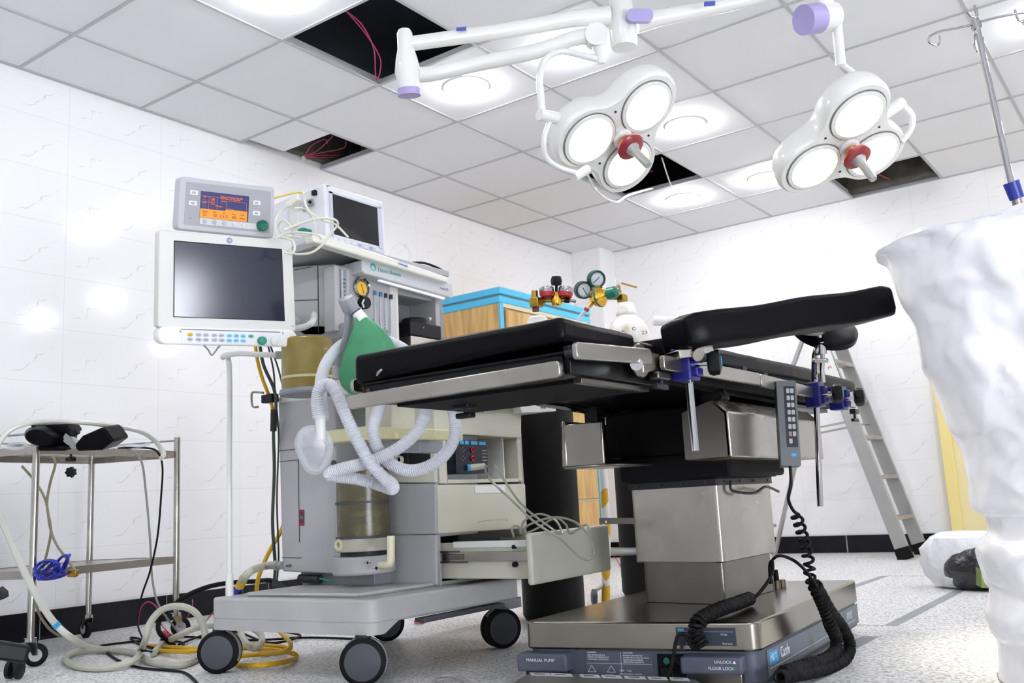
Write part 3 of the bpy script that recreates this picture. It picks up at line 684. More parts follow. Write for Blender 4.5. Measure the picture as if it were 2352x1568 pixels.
# base
BZ = .16
bf, br_, bb = PZ(1200, 1428, BZ), PZ(1738, 1429, BZ), PZ(1968, 1331, BZ)
bl = bf + (bb - br_)
def roundpoly(P, rs, z, n=6):
    out = []; k = len(P)
    for i in range(k):
        p = V((P[i].x, P[i].y, z)); a = V((P[i - 1].x, P[i - 1].y, z)) - p; b = V((P[(i + 1) % k].x, P[(i + 1) % k].y, z)) - p
        a.normalize(); b.normalize(); r = rs[i] if isinstance(rs, (list, tuple)) else rs
        p0, p1 = p + a * r, p + b * r
        for j in range(n + 1):
            t = j / n; out.append(p0 * (1 - t) ** 2 + p * 2 * t * (1 - t) + p1 * t * t)
    return out
BP = [bf, br_, bb, bl]
def inset(P, d):
    c = sum((V((p.x, p.y, 0)) for p in P), V()) / len(P); return [V((p.x, p.y, 0)) + (c - V((p.x, p.y, 0))).normalized() * d for p in P]
MB().prism(roundpoly(BP, .035, .094), (0, 0, BZ - .094)).build('base_cover', mat('base_steel', '8C877D', .2, metal=1, var=.22, vscale=4), tb, bevel=.005, seg=3)
SK = inset(BP, .012)
MB().prism(roundpoly(SK, .035, .022), (0, 0, .073)).build('base_skirt', BLUEGR, tb, bevel=.003)
for s_, c in (('w', (2.66, .16)), ('w', (3.03, .3)), ('w', (3.0, 1.05)), ('w', (2.6, .95))):
    MB().lathe([(.02, -.012), (.026, -.008), (.026, .008), (.02, .012)], (c[0], c[1], .026), (1, .2, 0), 20).build('caster', RUBBER, tb)
# front fittings of the base, seen on its near face
xd = (br_ - bf).normalized(); nd = V((xd.y, -xd.x, 0)); LEN = (br_ - bf).length
def fb_(u, z, d=0.): p = V((bf.x, bf.y, 0)) + xd * u * LEN + nd * d; p.z = z; return p
def fbox(name, u0, u1, z0, z1, d0, d1, m, bev=.004):
    return MB().prism([fb_(u0, z0, d0), fb_(u1, z0, d0), fb_(u1, z1, d0), fb_(u0, z1, d0)], nd * (d1 - d0)).build(name, m, tb, bevel=bev, seg=3)
pump = fbox('manual_pump_pedal', -.01, .215, .045, .088, -.02, .035, BLUEGR, .006)
text('MANUAL PUMP', fb_(.035, .073, .035), xd, (0, 0, 1), .011, WPRINT, pump)
fbox('pedal_bracket', .01, .2, .02, .045, -.02, .01, DARKG)
lp = fbox('warning_plate', .27, .565, .028, .09, -.016, -.008, BLUEGR, .001)
for u, z, s_, sz in ((.285, .087, 'DANGER', .0055), (.285, .0805, 'RISK OF EXPLOSION IF', .0045), (.285, .0755, 'USED IN THE PRESENCE OF', .0045), (.285, .0705, 'FLAMMABLE ANESTHETICS', .0045),
                     (.44, .087, 'CAUTION', .0055), (.44, .0805, 'POWER CORD MUST BE', .0045), (.44, .0755, 'CONNECTED TO HOSPITAL GRADE', .004), (.44, .0705, 'RECEPTACLE TO INSURE', .0045), (.44, .0655, 'GROUNDING RELIABILITY', .0045),
                     (.42, .045, '120V~  7.5A', .006), (.42, .0375, 'REPLACE FUSES AS MARKED', .0045), (.36, .034, 'CAUTION', .0045)):
    text(s_, fb_(u, z, -.008), xd, (0, 0, 1), sz, WPRINT, lp)
for u in (.30, .385):
    a = fb_(u, .056, -.0075); b = fb_(u - .018, .041, -.0075); c = fb_(u + .018, .041, -.0075)
    m_ = MB()
    for p0, p1 in ((a, b), (b, c), (c, a)): m_.bar(p0, p1, .0008, .0006, hint=nd)
    m_.build('warning_triangle', WPRINT, lp)
MB().bar(fb_(.43, .089, -.0075), fb_(.43, .03, -.0075), .0006, .0006, hint=nd).bar(fb_(.28, .061, -.0075), fb_(.56, .061, -.0075), .0006, .0006, hint=nd).build('plate_rule', WPRINT, lp)
fbox('socket_recess', .585, .70, .024, .086, -.013, -.006, UNDER, .002)
fbox('power_inlet', .60, .65, .03, .055, -.008, .004, DARK, .002)
MB().lathe([(.008, 0), (.008, .004), (.0, .005)], fb_(.625, .07, -.006), nd, 20).build('power_button', GREENK, tb)
MB().lathe([(.009, 0), (.011, .003), (.007, .006), (.0, .004)], fb_(.68, .07, -.006), nd, 20).build('equipotential_socket', DARK, tb)
lk = fbox('floor_lock_pedal', .70, .945, .05, .088, -.02, .045, BLUEGR, .006)
text('UNLOCK', fb_(.838, .078, .045), xd, (0, 0, 1), .0095, WPRINT, lk); text('FLOOR LOCK', fb_(.812, .064, .045), xd, (0, 0, 1), .0095, WPRINT, lk)
for z, s_, m_ in ((.078, 1, WPRINT), (.064, -1, mat('green_print', '2E8B45', .5))):
    MB().prism([fb_(.908, z - .003 * s_, .0452), fb_(.922, z - .003 * s_, .0452), fb_(.915, z + .004 * s_, .0452)], nd * .0006).build('arrow_mark', m_, lk)
fbox('lock_bracket', .73, .93, .02, .05, -.02, .015, STEELD, .003)
cp = fbox('charge_panel', .675, .915, .107, .148, .0, .0015, mat('charge_label', '2A3140', .45), .0005)
text('Castle', fb_(.72, .1435, .0015), xd, (0, 0, 1), .0075, mat('grey_blue_print', '7F8FA3', .5), cp)
MB().prism([fb_(.683, .1405, .0016), fb_(.71, .1405, .0016), fb_(.71, .146, .0016), fb_(.683, .146, .0016)], nd * .0004).build('brand_mark', CYANM, cp)
MB().prism([fb_(.683, .1385, .0016), fb_(.905, .1385, .0016), fb_(.905, .1389, .0016), fb_(.683, .1389, .0016)], nd * .0003).build('rule', WPRINT, cp)
for u, z, s_ in ((.70, .133, 'Ready'), (.855, .133, 'Charge'), (.86, .112, 'Floor Lock'), (.715, .112, 'Power')):
    text(s_, fb_(u, z, .0015), xd, (0, 0, 1), .0052, WPRINT, cp)
# right-hand side lettering
sx = (bb - br_); SL = sx.length; sx.normalize(); sn = V((sx.y, -sx.x, 0))
def sb_(u, z, d=0.): p = V((SK[1].x, SK[1].y, 0)) + sx * u * SL + sn * d; p.z = z; return p
sk = MB().prism([sb_(.055, .03, .001), sb_(.975, .03, .001), sb_(.975, .088, .001), sb_(.055, .088, .001)], sn * .001).build('side_label', mat('grey_side_label', '676D78', .4), tb)
text('Castle', sb_(.155, .066, .002), sx, (0, 0, 1), .036, WPRINT, sk, squeeze=.85)
MB().prism([sb_(.07, .052, .002), sb_(.135, .052, .002), sb_(.135, .08, .002), sb_(.07, .08, .002)], sn * .0005).build('brand_mark', CYANM, sk)
text('MDT', sb_(.072, .066, .0026), sx, (0, 0, 1), .022, WPRINT, sk, squeeze=1.1)
MB().prism([sb_(.07, .043, .002), sb_(.93, .043, .002), sb_(.93, .0445, .002), sb_(.07, .0445, .002)], sn * .0004).build('rule', WPRINT, sk)
text('3000E', sb_(.82, .065, .002), sx, (0, 0, 1), .03, WPRINT, sk)
# column
c0, c1, c2 = PZ(1483, 1382, BZ), PZ(1667, 1389, BZ), V((2.93, .86, BZ)); c0 = V((c0.x, c0.y, 0)); c1 = V((c1.x, c1.y, 0)); c2 = V((c2.x, c2.y, 0)); c3 = c0 + c2 - c1
LOW = [c0, c1, c2, c3]; UPC = inset(LOW, -.022)
MB().prism(roundpoly(LOW, .012, BZ - .001), (0, 0, .125)).build('lower_column', STEELD, tb, bevel=.003)
MB().prism(roundpoly(UPC, .012, .272), (0, 0, .215)).build('upper_column', STEEL, tb, bevel=.003)
MB().prism(roundpoly(inset(UPC, -.008), .008, .478), (0, 0, .02)).build('bellows_flange', DARKG, tb, bevel=.002)
for k in range(6):
    MB().prism(roundpoly(inset(UPC, -.03 if k % 2 == 0 else .0), .02, .498 + k * .012), (0, 0, .012)).build('bellows_pleat', RUBBER, tb, bevel=.005, seg=3)
    if k > 3: pass
f0 = inset(UPC, -.012)
for i, (a, b) in enumerate(((f0[0], f0[1]), (f0[1], f0[2]))):
    for u in (.12, .38, .62, .88):
        p = a.lerp(b, u); p.z = .488; dd = (b - a).normalized(); nn = V((dd.y, -dd.x, 0)); MB().cyl(p, p + nn * .003, .004, n=10).build('flange_screw', mat('rusty_screw', '4A2A22', .6), tb)
a = f0[1].lerp(f0[2], .2); b = f0[1].lerp(f0[2], .95); nn = V((1, 0, 0))
MB().tube(spline([a + V((.004, 0, .49)), a + V((.006, .0, .462)), a.lerp(b, .3) + V((.03, 0, .452)), a.lerp(b, .6) + V((.03, 0, .468)), b + V((.02, 0, .452))], 6), .004, 8).build('cable_hook', DARKG, tb)
# shroud round the column head
SY0, SY1 = .25, .95
cl, cr = PY(1283, 1068, SY0), V((3.09, SY0, .545))
SX0 = 2.60
MB().box((SX0, SY0, .55), (SX0 + .13, SY0 + .012, .665)).box((SX0, SY0, .55), (SX0 + .012, SY1, .675)).box((SX0, SY0, .543), (2.77, SY0 + .2, .551)).build('head_shroud', STEEL, tb, bevel=.004)
MB().prism([(2.965, SY0, .543), (3.02, SY0, .543), (3.09, SY0, .543), (3.09, SY0, .655), (3.05, SY0 + .0, .69), (2.965, SY0, .665)], (0, .014, 0)).build('head_shroud', STEELD, tb, bevel=.003)
MB().prism([(3.078, SY0, .543), (3.092, SY0, .543), (3.092, SY0, .655), (3.055, SY0, .69), (3.045, SY0, .683), (3.078, SY0, .65)], (0, SY1 - SY0, 0)).build('head_shroud', STEEL, tb, bevel=.004, seg=3)
MB().box((2.7, SY1 - .012, .55), (3.08, SY1, .67)).box((2.96, SY0 + .012, .543), (3.08, SY1, .55)).build('head_shroud', STEELD, tb, bevel=.002)
MB().box((2.64, .42, .57), (3.03, .9, .70)).build('tilt_block', UNDER, tb, bevel=.01)
MB().box((2.66, .45, .50), (3.0, .86, .575)).build('lift_head', UNDER, tb, bevel=.01)
for y in (.33, .84):
    MB().prism([(3.0, y, .62), (3.06, y, .62), (3.05, y, .74), (2.98, y, .74)], (0, .02, 0)).build('frame_bracket', FRAMEM, tb, bevel=.002)
    MB().cyl((3.035, y - .02, .70), (3.035, y + .03, .70), .02, n=6).build('frame_bolt', DARK, tb)
MB().cyl((2.66, .05, .715), (2.66, .6, .69), .012).build('gas_strut', CHROME, tb)
MB().box((2.66, .28, .60), (2.70, .32, .73)).build('strut_lug', FRAMEM, tb)
# frame under the pads
MB().box((TX0 + .01, TY0 + .012, .69), (TX1 - .012, TY0 + .40, .728)).build('foot_frame', FRAMEM, tb, bevel=.003)
MB().box((TX0 + .03, TY0 + .10, .684), (TX1 - .03, TY0 + .38, .692)).build('foot_frame_underside', UNDER, tb)
MB().box((TX0 + .04, TY0 + .38, .72), (TX1 - .04, 1.31, .752)).build('main_frame', UNDER, tb, bevel=.004)
MB().prism([(TX0 + .06, -.1, .715), (TX1 - .06, -.1, .715), (TX1 - .06, 1.2, .70), (TX0 + .06, 1.2, .70)], (0, 0, .01)).build('underside_plate', FRAMEM, tb)
MB().box((TX1 - .014, TY0 + .02, .690), (TX1 - .0, TY0 + .42, .745)).build('side_plate', FRAMEM, tb, bevel=.002)
MB().box((TX1 - .02, TY0 + .06, .676), (TX1 - .002, TY0 + .33, .686)).build('lower_strip', STEELD, tb, bevel=.001)
MB().box((TX0 + .012, TY0 + .005, .726), (TX1 - .002, TY0 + .42, .7315)).build('pad_board', UNDER, tb, bevel=.002)
# pads
def pad(x0, x1, y0, y1, z0, z1, bev=.014, sag=.0, name='pad', slope=0., zr=0., zl=0.):
    nx, ny = 10, max(4, int((y1 - y0) / .06)); bm = bmesh.new()
    mb = MB(); mb.bm.free(); mb.bm = bm
    def P_(i, j, k):
        u, v = i / nx, j / ny; x = x0 + (x1 - x0) * u; y = y0 + (y1 - y0) * v
        z = (z0 + zl * (1 - u), z1)[k] + slope * v + zr * (1 - u)
        if k: z += .006 * math.sin(pi * u) * math.sin(pi * v) + .002 * noise.noise(V((x * 9, y * 9, 1)))
        return V((x, y, z))
    g = [[[bm.verts.new(P_(i, j, k)) for k in (0, 1)] for j in range(ny + 1)] for i in range(nx + 1)]
    for i in range(nx):
        for j in range(ny):
            bm.faces.new((g[i][j][1], g[i + 1][j][1], g[i + 1][j + 1][1], g[i][j + 1][1])); bm.faces.new((g[i][j][0], g[i][j + 1][0], g[i + 1][j + 1][0], g[i + 1][j][0]))
    for i in range(nx):
        bm.faces.new((g[i][0][0], g[i + 1][0][0], g[i + 1][0][1], g[i][0][1])); bm.faces.new((g[i][ny][0], g[i][ny][1], g[i + 1][ny][1], g[i + 1][ny][0]))
    for j in range(ny):
        bm.faces.new((g[0][j][0], g[0][j][1], g[0][j + 1][1], g[0][j + 1][0])); bm.faces.new((g[nx][j][0], g[nx][j + 1][0], g[nx][j + 1][1], g[nx][j][1]))
    return mb.build(name, LEATHER, tb, bevel=bev, seg=4)
lab(pad(TX0 - .005, TX1, TY0, TY0 + .285, .750, .797, name='foot_pad', zl=-.02), 'short black pad at the near end of the table')
pad(TX0 + .02, TX1 - .02, TY0 + .29, TY0 + .42, .756, .79, name='seat_pad')
pad(TX0, TX1 + .0, TY0 + .43, .92, .756, .806, name='back_pad', slope=.012)
pad(TX0 + .02, TX1, .925, 1.345, .772, .812, name='head_pad')
pad(TX0 + .0, TX0 + .12, TY0 + .30, TY0 + .5, .79, .835, name='side_bolster')
MB().tube(spline([PY(866, 861, TY0 - .004), PY(872, 853, TY0 - .006), PY(878, 848, TY0 - .004)], 4), .003, 8).bar(PY(868, 857, TY0 - .006), PY(874, 851, TY0 - .006), .006, .003).build('zip_pull', CHROME, tb)
# rails
def railbar(name, a, b, h, t, n, par=tb, m=STEEL):
    a, b, n = V(a), V(b), V(n).normalized(); d = (b - a).normalized(); u_ = V((0, 0, 1)); pts = []
    r = .009
    f_ = Face(a + u_ * h / 2 + n * 0, b + u_ * h / 2, b - u_ * h / 2, a - u_ * h / 2)
    return f_.rrect(MB(), 0, 0, 1, 1, 0, t * (1 if f_.n.dot(n) > 0 else -1), r=min(r, h * .4)).build(name, m, par, bevel=.002)
ra, rb = PY(806, 925, TY0 - .03), PY(1292, 847, TY0 - .03)
railbar('end_rail', ra, rb, .03, .011, (0, -1, 0))
for u in (.06, .94):
    p = ra.lerp(rb, u); MB().cyl(p, p + V((0, .045, 0)), .008).build('rail_standoff', DARKG, tb)
MB().cyl(PY(846, 897, TY0 + .01), PY(846, 897, TY0 + .006), .005).build('end_screw', MATS['rusty_screw'], tb)
railbar('left_rail', (TX0 - .035, TY0 + .03, .735), (TX0 - .035, TY0 + .33, .735), .03, .010, (-1, 0, 0))
MB().cyl((TX0 - .035, TY0 + .06, .735), (TX0 + .02, TY0 + .06, .735), .008).build('rail_standoff', DARKG, tb)
XR1 = TX1 + .028
sa, sb2 = PX(1313, 806, XR1), PX(1487, 820, XR1); railbar('side_rail', sa, sb2, .032, .011, (1, 0, 0))
MB().cyl(sa.lerp(sb2, .1) - V((.03, 0, 0)), sa.lerp(sb2, .1), .008).cyl(sa.lerp(sb2, .85) - V((.03, 0, 0)), sa.lerp(sb2, .85), .008).build('rail_standoff', DARKG, tb)
# knuckle
MB().lathe([(.034, -.006), (.036, 0), (.034, .004)], PX(1470, 828, XR1 - .012), (1, 0, 0), 32).build('hinge_disc', STEEL, tb)
k0 = PX(1470, 845, XR1 - .008)
MB().prism([PX(1476, 800, XR1 - .006), PX(1516, 812, XR1 - .006), PX(1516, 850, XR1 - .006), PX(1478, 856, XR1 - .006)], (-.012, 0, 0)).build('hinge_plate', STEEL, tb, bevel=.003)
MB().cyl(PX(1462, 836, XR1 - .004), PX(1462, 836, XR1 + .004), .013, n=20).build('hinge_bolt', CHROME, tb)
MB().obox(PX(1515, 864, XR1 - .01), (.012, 0, 0), (0, .028, 0), (0, 0, .008)).build('clamp_block', STEELD, tb, bevel=.003)
MB().cyl(PX(1518, 872, XR1 - .01), PX(1518, 885, XR1 - .01), .005).obox(PX(1518, 888, XR1 - .01), (.006, 0, 0), (0, .026, 0), (0, 0, .006)).build('clamp_tee_handle', DARKG, tb, bevel=.002)
s0, s1 = PX(1514, 833, XR1), PX(1737, 872, XR1); railbar('side_rail', s0, s1, .032, .012, (1, 0, 0))
s0, s1 = PX(1739, 873, XR1), PX(1958, 926, XR1); railbar('side_rail', s0, s1, .032, .012, (1, 0, 0))
for px, py in ((1630, 838), (1712, 852), (1760, 866), (1925, 905)):
    p = PX(px, py, XR1 - .002); MB().box((TX1 - .03, p.y - .012, p.z - .012), (p.x, p.y + .012, p.z + .012)).build('rail_standoff', DARKG, tb)
p = PX(1962, 945, XR1 - .005); MB().obox(p, (.01, 0, 0), (0, .02, 0), (0, 0, .008)).cyl(p, p - V((0, 0, .025)), .004).obox(p - V((0, 0, .028)), (.006, 0, 0), (0, .026, 0), (0, 0, .005)).build('clamp_tee_handle', DARKG, tb, bevel=.002)
p = PX(1068, 934, TX1 - .25); p = PY(1068, 930, TY0 + .22)
MB().obox(p, (.022, 0, 0), (0, .02, 0), (0, 0, .009)).cyl(p, p - V((0, 0, .02)), .004).obox(p - V((0, 0, .024)), (.021, 0, 0), (0, .012, 0), (0, 0, .006)).build('clamp_tee_handle', DARK, tb, bevel=.003)
# head-rest paddle on a chrome post
def clamp(x, y, lbl, dx=.0):
    """navy rail clamp with black hand knob; x,y = pixel of block centre on the rail"""
    c = PX(x, y, XR1 + .008); t = thing('rail_clamp', c, lbl, 'rail clamp', 'navy clamps on the table side rail')
    MB().obox(c, (.022, 0, 0), (0, .026, 0), (0, 0, .036)).build('clamp_body', NAVY, t, bevel=.004, seg=3)
    MB().obox(c + V((.026, .004, .012)), (.008, 0, 0), (0, .014, 0), (0, 0, .012)).obox(c + V((.026, .004, -.018)), (.007, 0, 0), (0, .016, 0), (0, 0, .01)).build('clamp_jaw', NAVY, t, bevel=.004, seg=3)
    ax = V((.92, .4, 0)).normalized(); k = c + V((.02, .006, 0))
    MB().cyl(k, k + ax * .03, .006).build('clamp_screw', CHROME, t)
    MB().lathe([(.016, .026), (.026, .030), (.029, .038), (.027, .052), (.018, .056), (.001, .057)], k, ax, 8).build('hand_knob', DARK, t)
    MB().lathe([(.013, .0555), (.013, .058), (.001, .0585)], k, ax, 24).build('knob_cap', CYANM, t)
    return t, c
_, cA = clamp(1574, 838, 'navy rail clamp with blue-capped knob under the left end of the arm rest')
_, cB = clamp(1872, 907, 'navy rail clamp with blue-capped knob gripping the chrome post behind the hand control')
_, cC = clamp(1925, 915, 'navy rail clamp with blue-capped knob at the far end of the side rail')
# arm board
ab = thing('arm_board', (cA.x, cA.y, cA.z + .05), 'long black padded arm rest tilted up over the side of the operating table', 'arm rest')
A0, A1 = PD(1578, 762, 2.0), PD(2050, 690, 2.22)
d = (A1 - A0).normalized(); sx_ = d.cross(V((0, 0, 1))).normalized(); uz = sx_.cross(d).normalized()
if sx_.dot(FW) < 0: sx_ = -sx_
L_ = (A1 - A0).length; m_ = MB(); rings = []
N_ = 22
for i in range(N_ + 1):
    u = i / N_; c = A0 + d * L_ * u; w = .066; h = .037
    e0 = min(1, u / .04); w *= .82 + .18 * math.sqrt(max(e0, 0)); h *= .8 + .2 * math.sqrt(max(e0, 0))
    c = c + sx_ * .055 + uz * (.002 * math.sin(u * 14))
    ring = []
    for a, b in ((-1, -.55), (-.9, -1), (.9, -1), (1, -.55), (1, .6), (.93, 1), (0, 1.12), (-.93, 1), (-1, .6)):
        dc = .02 * (1 - abs(a)) * (1 if u > .98 else 0)
        ring.append(c + sx_ * (a * w) + uz * (b * h * (.86 if u > .97 and b > 0 else 1)) - d * dc)
    rings.append(ring)
m_.quadloft(rings); m_.build('arm_pad', LEATHER, ab, bevel=.008, seg=3)
MB().obox(A0 + d * .03 + sx_ * .055 - uz * .042, d * .045, sx_ * .03, uz * .01).build('pad_plate', STEEL, ab, bevel=.003)
MB().tube([PX(1574, 800, cA.x), PX(1582, 870, cA.x + .002), PX(1597, 1036, cA.x + .01)], .0085, 18).build('support_post', CHROME, ab)
MB().cyl(A0 + d * .03 + sx_ * .02 - uz * .05, V((cA.x, cA.y, cA.z + .04)), .015).build('swivel', STEEL, ab)
# round paddle on its post
rp_ = thing('round_pad_holder', cB, 'round black pad on a bent chrome post clamped to the far table rail', 'pad holder')
pc = PD(1892, 768, 2.62)
nrm = V((.25, -.35, 1)).normalized()
MB().lathe([(.001, -.016), (.075, -.016), (.09, -.008), (.09, .008), (.078, .018), (.001, .02)], PD(1893, 758, 2.62), (UP * .83 + RT * .05 - FW * .55), 44).build('round_pad', LEATHER, rp_)
MB().lathe([(.001, -.004), (.045, -.004), (.045, .002), (.001, .003)], PD(1857, 755, 2.56), (UP * .95 - FW * .35), 40).build('swivel_plate', STEELD, rp_)
MB().tube([PD(1881, 768, 2.56), PD(1885, 815, 2.56)], .008, 14).build('upper_rod', CHROME, rp_)
MB().cyl(PD(1886, 785, 2.56), PD(1887, 812, 2.56), .015).build('rod_collar', CHROME, rp_)
PB = lambda x, y: PX(x, y, cB.x + .004)
MB().tube(spline([PD(1882, 790, 2.57), PD(1872, 815, 2.57), PB(1871, 860), PB(1874, 905), PB(1878, 1000), PB(1884, 1163)], 6), .0085, 16).build('long_post', CHROME, rp_)
MB().tube([PD(1890, 812, 2.55), PD(1888, 850, 2.55), PD(1891, 878, 2.55)], .0065, 12).build('short_rod', CHROME, rp_)
MB().obox(PD(1884, 828, 2.55), RT * .02, UP * .006, FW * .01).build('rod_joint', CHROME, rp_, bevel=.003)

# hand control on the rail
hc_t, hc_b = PX(1803, 876, XR1 + .03), PX(1815, 1072, XR1 + .03)
hc = thing('hand_control', hc_b, 'dark grey hand control with two columns of keys hanging on the table rail', 'remote control')
dn = (hc_b - hc_t); HL = dn.length; dn.normalize(); sdir = V((.82, .5, 0)); sdir = (sdir - dn * sdir.dot(dn)).normalized(); fn = dn.cross(sdir).normalized()
if fn.dot(CAM - hc_b) < 0: fn = -fn
fc = Face(hc_t - sdir * .026 + fn * .012, hc_t + sdir * .026 + fn * .012, hc_b + sdir * .026 + fn * .012, hc_b - sdir * .026 + fn * .012)
HG = mat('hand_control_grey', '5B5F64', .45)
fc.rrect(MB(), 0, 0, 1, 1, -.03, 0, r=.005).build('case', HG, hc, bevel=.002)
fc.rect(MB(), .36, .07, .9, .78, -.0015, .0008).build('key_panel', DARKG, hc)
for k in range(15):
    cidx, ridx = k % 2, k // 2; u = .48 + .2 * cidx; v = .095 + ridx * .084
    if k == 14: u = .48
    fc.rrect(MB(), u, v, u + .16, v + .055, 0, .002, r=.002).build('key', mat('grey_key', 'A4A6A8', .5) if k != 12 else mat('red_grey_key', '9A7474', .5), hc)
fc.rect(MB(), .55, .85, .78, .885, 0, .001).build('brand_mark', CYANM, hc)
# coiled cords
def coil(name, pts, r, wr, pitch, label, m=RUBBER, lead0=None, lead1=None, par=None):
    path = resample(spline(pts, 14), .0015); L_ = len(path); out = []; s = 0
    x = None
    for i in range(L_):
        t = (path[min(i + 1, L_ - 1)] - path[max(i - 1, 0)]).normalized()
        if x is None: x, _ = basis(t)
        x = (x - t * x.dot(t)).normalized(); y = t.cross(x)
        pt_ = pitch(i / L_) if callable(pitch) else pitch
        rr = r(i / L_) if callable(r) else r
        s += .0015 / pt_ * 2 * pi; out.append(path[i] + (x * math.cos(s) + y * math.sin(s)) * rr)
    if lead0: out = spline([V(p) for p in lead0] + [out[0]], 8) + out
    if lead1: out = out + spline([out[-1]] + [V(p) for p in lead1], 8)
    # resample so that each turn has enough rings
    out = resample(out, wr * .9)
    ob = MB().tube(out, wr, 7).build(name, m, par)
    return tag(ob, label, 'coiled cord', 'black coiled cords of the operating table')
CX_ = XR1 + .06
q = lambda x, y: PX(x, y, CX_)
coil('coiled_cord', [q(1828, 1180), q(1845, 1235), q(1858, 1290), q(1862, 1330), q(1885, 1380), q(1905, 1430), q(1922, 1470), q(1915, 1500), q(1880, 1520), q(1800, 1545)],
     lambda u: .012 if u < .4 else .014, .0042, lambda u: .022 if u < .3 else (.013 if u < .45 else .0095), 'black coiled cord hanging down from the hand control to the floor', lead0=[hc_b + dn * -.004, q(1817, 1110), q(1811, 1145), q(1822, 1172)])
q = lambda x, y, dd=0.: PX(x, y, CX_ + .005)
cb = PZ(1776, 1350, BZ)
coil('coiled_cord', [q(1872, 1340), q(1905, 1400), q(1940, 1450), q(1952, 1490), q(1925, 1525), q(1860, 1543), q(1790, 1555)], .0135, .0042, .0095,
     'black coiled cord running from the base sockets down to the floor beside the base', lead0=[PD(1772, 1340, 2.6), PD(1770, 1295, 2.6), PD(1788, 1276, 2.55), PX(1820, 1285, 3.16), q(1850, 1310)])
cc = tag(coil('coiled_cord', [PZ(1722, 1374, BZ + .02), PZ(1690, 1386, BZ + .022), PZ(1650, 1400, BZ + .02), fb_(.775, .165, .012), fb_(.765, .14, .022), fb_(.785, .112, .024)], .0145, .0045, .0098,
     'black coiled cord lying across the steel base and over its front edge', lead0=[PD(1770, 1340, 2.58), PD(1768, 1300, 2.58), PD(1774, 1288, 2.56), PD(1772, 1320, 2.52), PD(1745, 1360, 2.48)],
     lead1=[fb_(.755, .105, .03), fb_(.72, .135, .025), fb_(.69, .128, .03), fb_(.67, .07, .05), fb_(.64, .03, .06), fb_(.62, .01, .08)]), None, 'coiled cord')
for k, (x, y, h) in enumerate(((1771, 1352, .07), (1785, 1350, .055), (1797, 1347, .02))):
    p = PZ(x, y, BZ); c_ = MB().cyl(p, p + V((0, 0, .022)), .012, .011, 16).build('cord_socket', mat('tarnished_nickel', '6E675C', .35, metal=.9), tb)
    if h > .03: MB().cyl(p + V((0, 0, .022)), p + V((0, 0, h)), .009, .007).build('cord_plug', RUBBER, c_)
# foot switch
fs_c = PZ(1390, 1585, .035)
fs = thing('foot_switch', (fs_c.x, fs_c.y, 0), 'polished steel foot switch with printed pedals in front of the table base', 'foot switch')
fp = [PZ(x, y, .05) for x, y in ((1170, 1568), (1212, 1544), (1260, 1541), (1400, 1552), (1500, 1556), (1600, 1558), (1625, 1572), (1620, 1640), (1180, 1640))]
MB().prism([V((p.x, p.y, .004)) for p in fp], (0, 0, .046)).build('housing', STEEL, fs, bevel=.01, seg=4)
for i, (x0, x1) in enumerate(((1216, 1262), (1264, 1312), (1330, 1375), (1380, 1425), (1432, 1480), (1486, 1530), (1536, 1580))):
    y0 = 1543 + (x0 - 1216) * .035; y1 = 1543 + (x1 - 1216) * .035
    P4 = [PZ(x0, y0 + 1, .0505), PZ(x1, y1 + 1, .0505), PZ(x1 + 5, y1 + 8, .0505), PZ(x0 + 5, y0 + 8, .0505)]
    MB().prism(P4, (0, 0, .0006)).build('pedal_print', mat('pedal_label', 'B8B8BE', .4), fs, smooth=False)
    c_ = sum(P4, V()) / 4; MB().bar(c_ + (P4[0] - P4[1]) * .3 + V((0, 0, .001)), c_ + (P4[1] - P4[0]) * .2 + V((0, 0, .001)), .006, .0006).build('pedal_symbol', INK, fs)
wire('foot_switch_cable', [PZ(990, 1580, .01), PZ(1003, 1557, .012), PZ(1030, 1552, .012), PZ(1065, 1560, .01), PZ(1090, 1585, .008)], .0055, GREYP, 'grey cable loop on the floor at the bottom edge left of the foot switch', 'cable')

# ================================================================ ANAESTHESIA MACHINE
am = thing('anaesthesia_machine', (1.85, .3, 0), 'grey anaesthesia machine on a wheeled base with flowmeters, drawers and bellows', 'anaesthesia machine')
YB1 = .15           # plane of the left-hand side block
# base
bq = [PZ(486, 1444, .13), PZ(882, 1461, .13), PZ(1184, 1393, .13)]
A_, B_ = V((1.515, -.095, 0)), V((2.16, -.062, 0)); C_, D_ = V((2.19, .60, 0)), V((1.54, .62, 0))
base_ = MB().prism(roundpoly([A_, B_, C_, D_], [.02, .03, .05, .05], .156), (0, 0, .067)).build('base', BASEM, am, bevel=.008, seg=3)
Af, Bf, Cf, Df = A_, B_, B_ + (C_ - B_) * .17, A_ + (D_ - A_) * .17
MB().quadloft([roundpoly([Af, Bf, B_ + (C_ - B_) * .08, A_ + (D_ - A_) * .08], [.02, .03, .01, .01], .128), roundpoly([Af, Bf, Cf, Df], [.02, .03, .01, .01], .160)]).build('front_skirt', BASEM, am, bevel=.004)
MB().quadloft([roundpoly([C_ - V((.10, .08, 0)), C_ - V((.0, .08, 0)), C_, C_ - V((.10, 0, 0))], .02, .130), roundpoly([C_ - V((.12, .13, 0)), C_ - V((0, .13, 0)), C_, C_ - V((.12, 0, 0))], .02, .160)]).build('rear_skirt', GREYD, am, bevel=.004)
MB().prism([V((1.62, -.05, .223)), V((2.08, -.03, .223)), V((2.1, .5, .223)), V((1.62, .5, .223))], (0, 0, .012)).build('base_step', BASEM, am, bevel=.006)
MB().box((2.150, .12, .140), (2.19, .50, .153)).build('brake_bar', CASTG, am, bevel=.003)
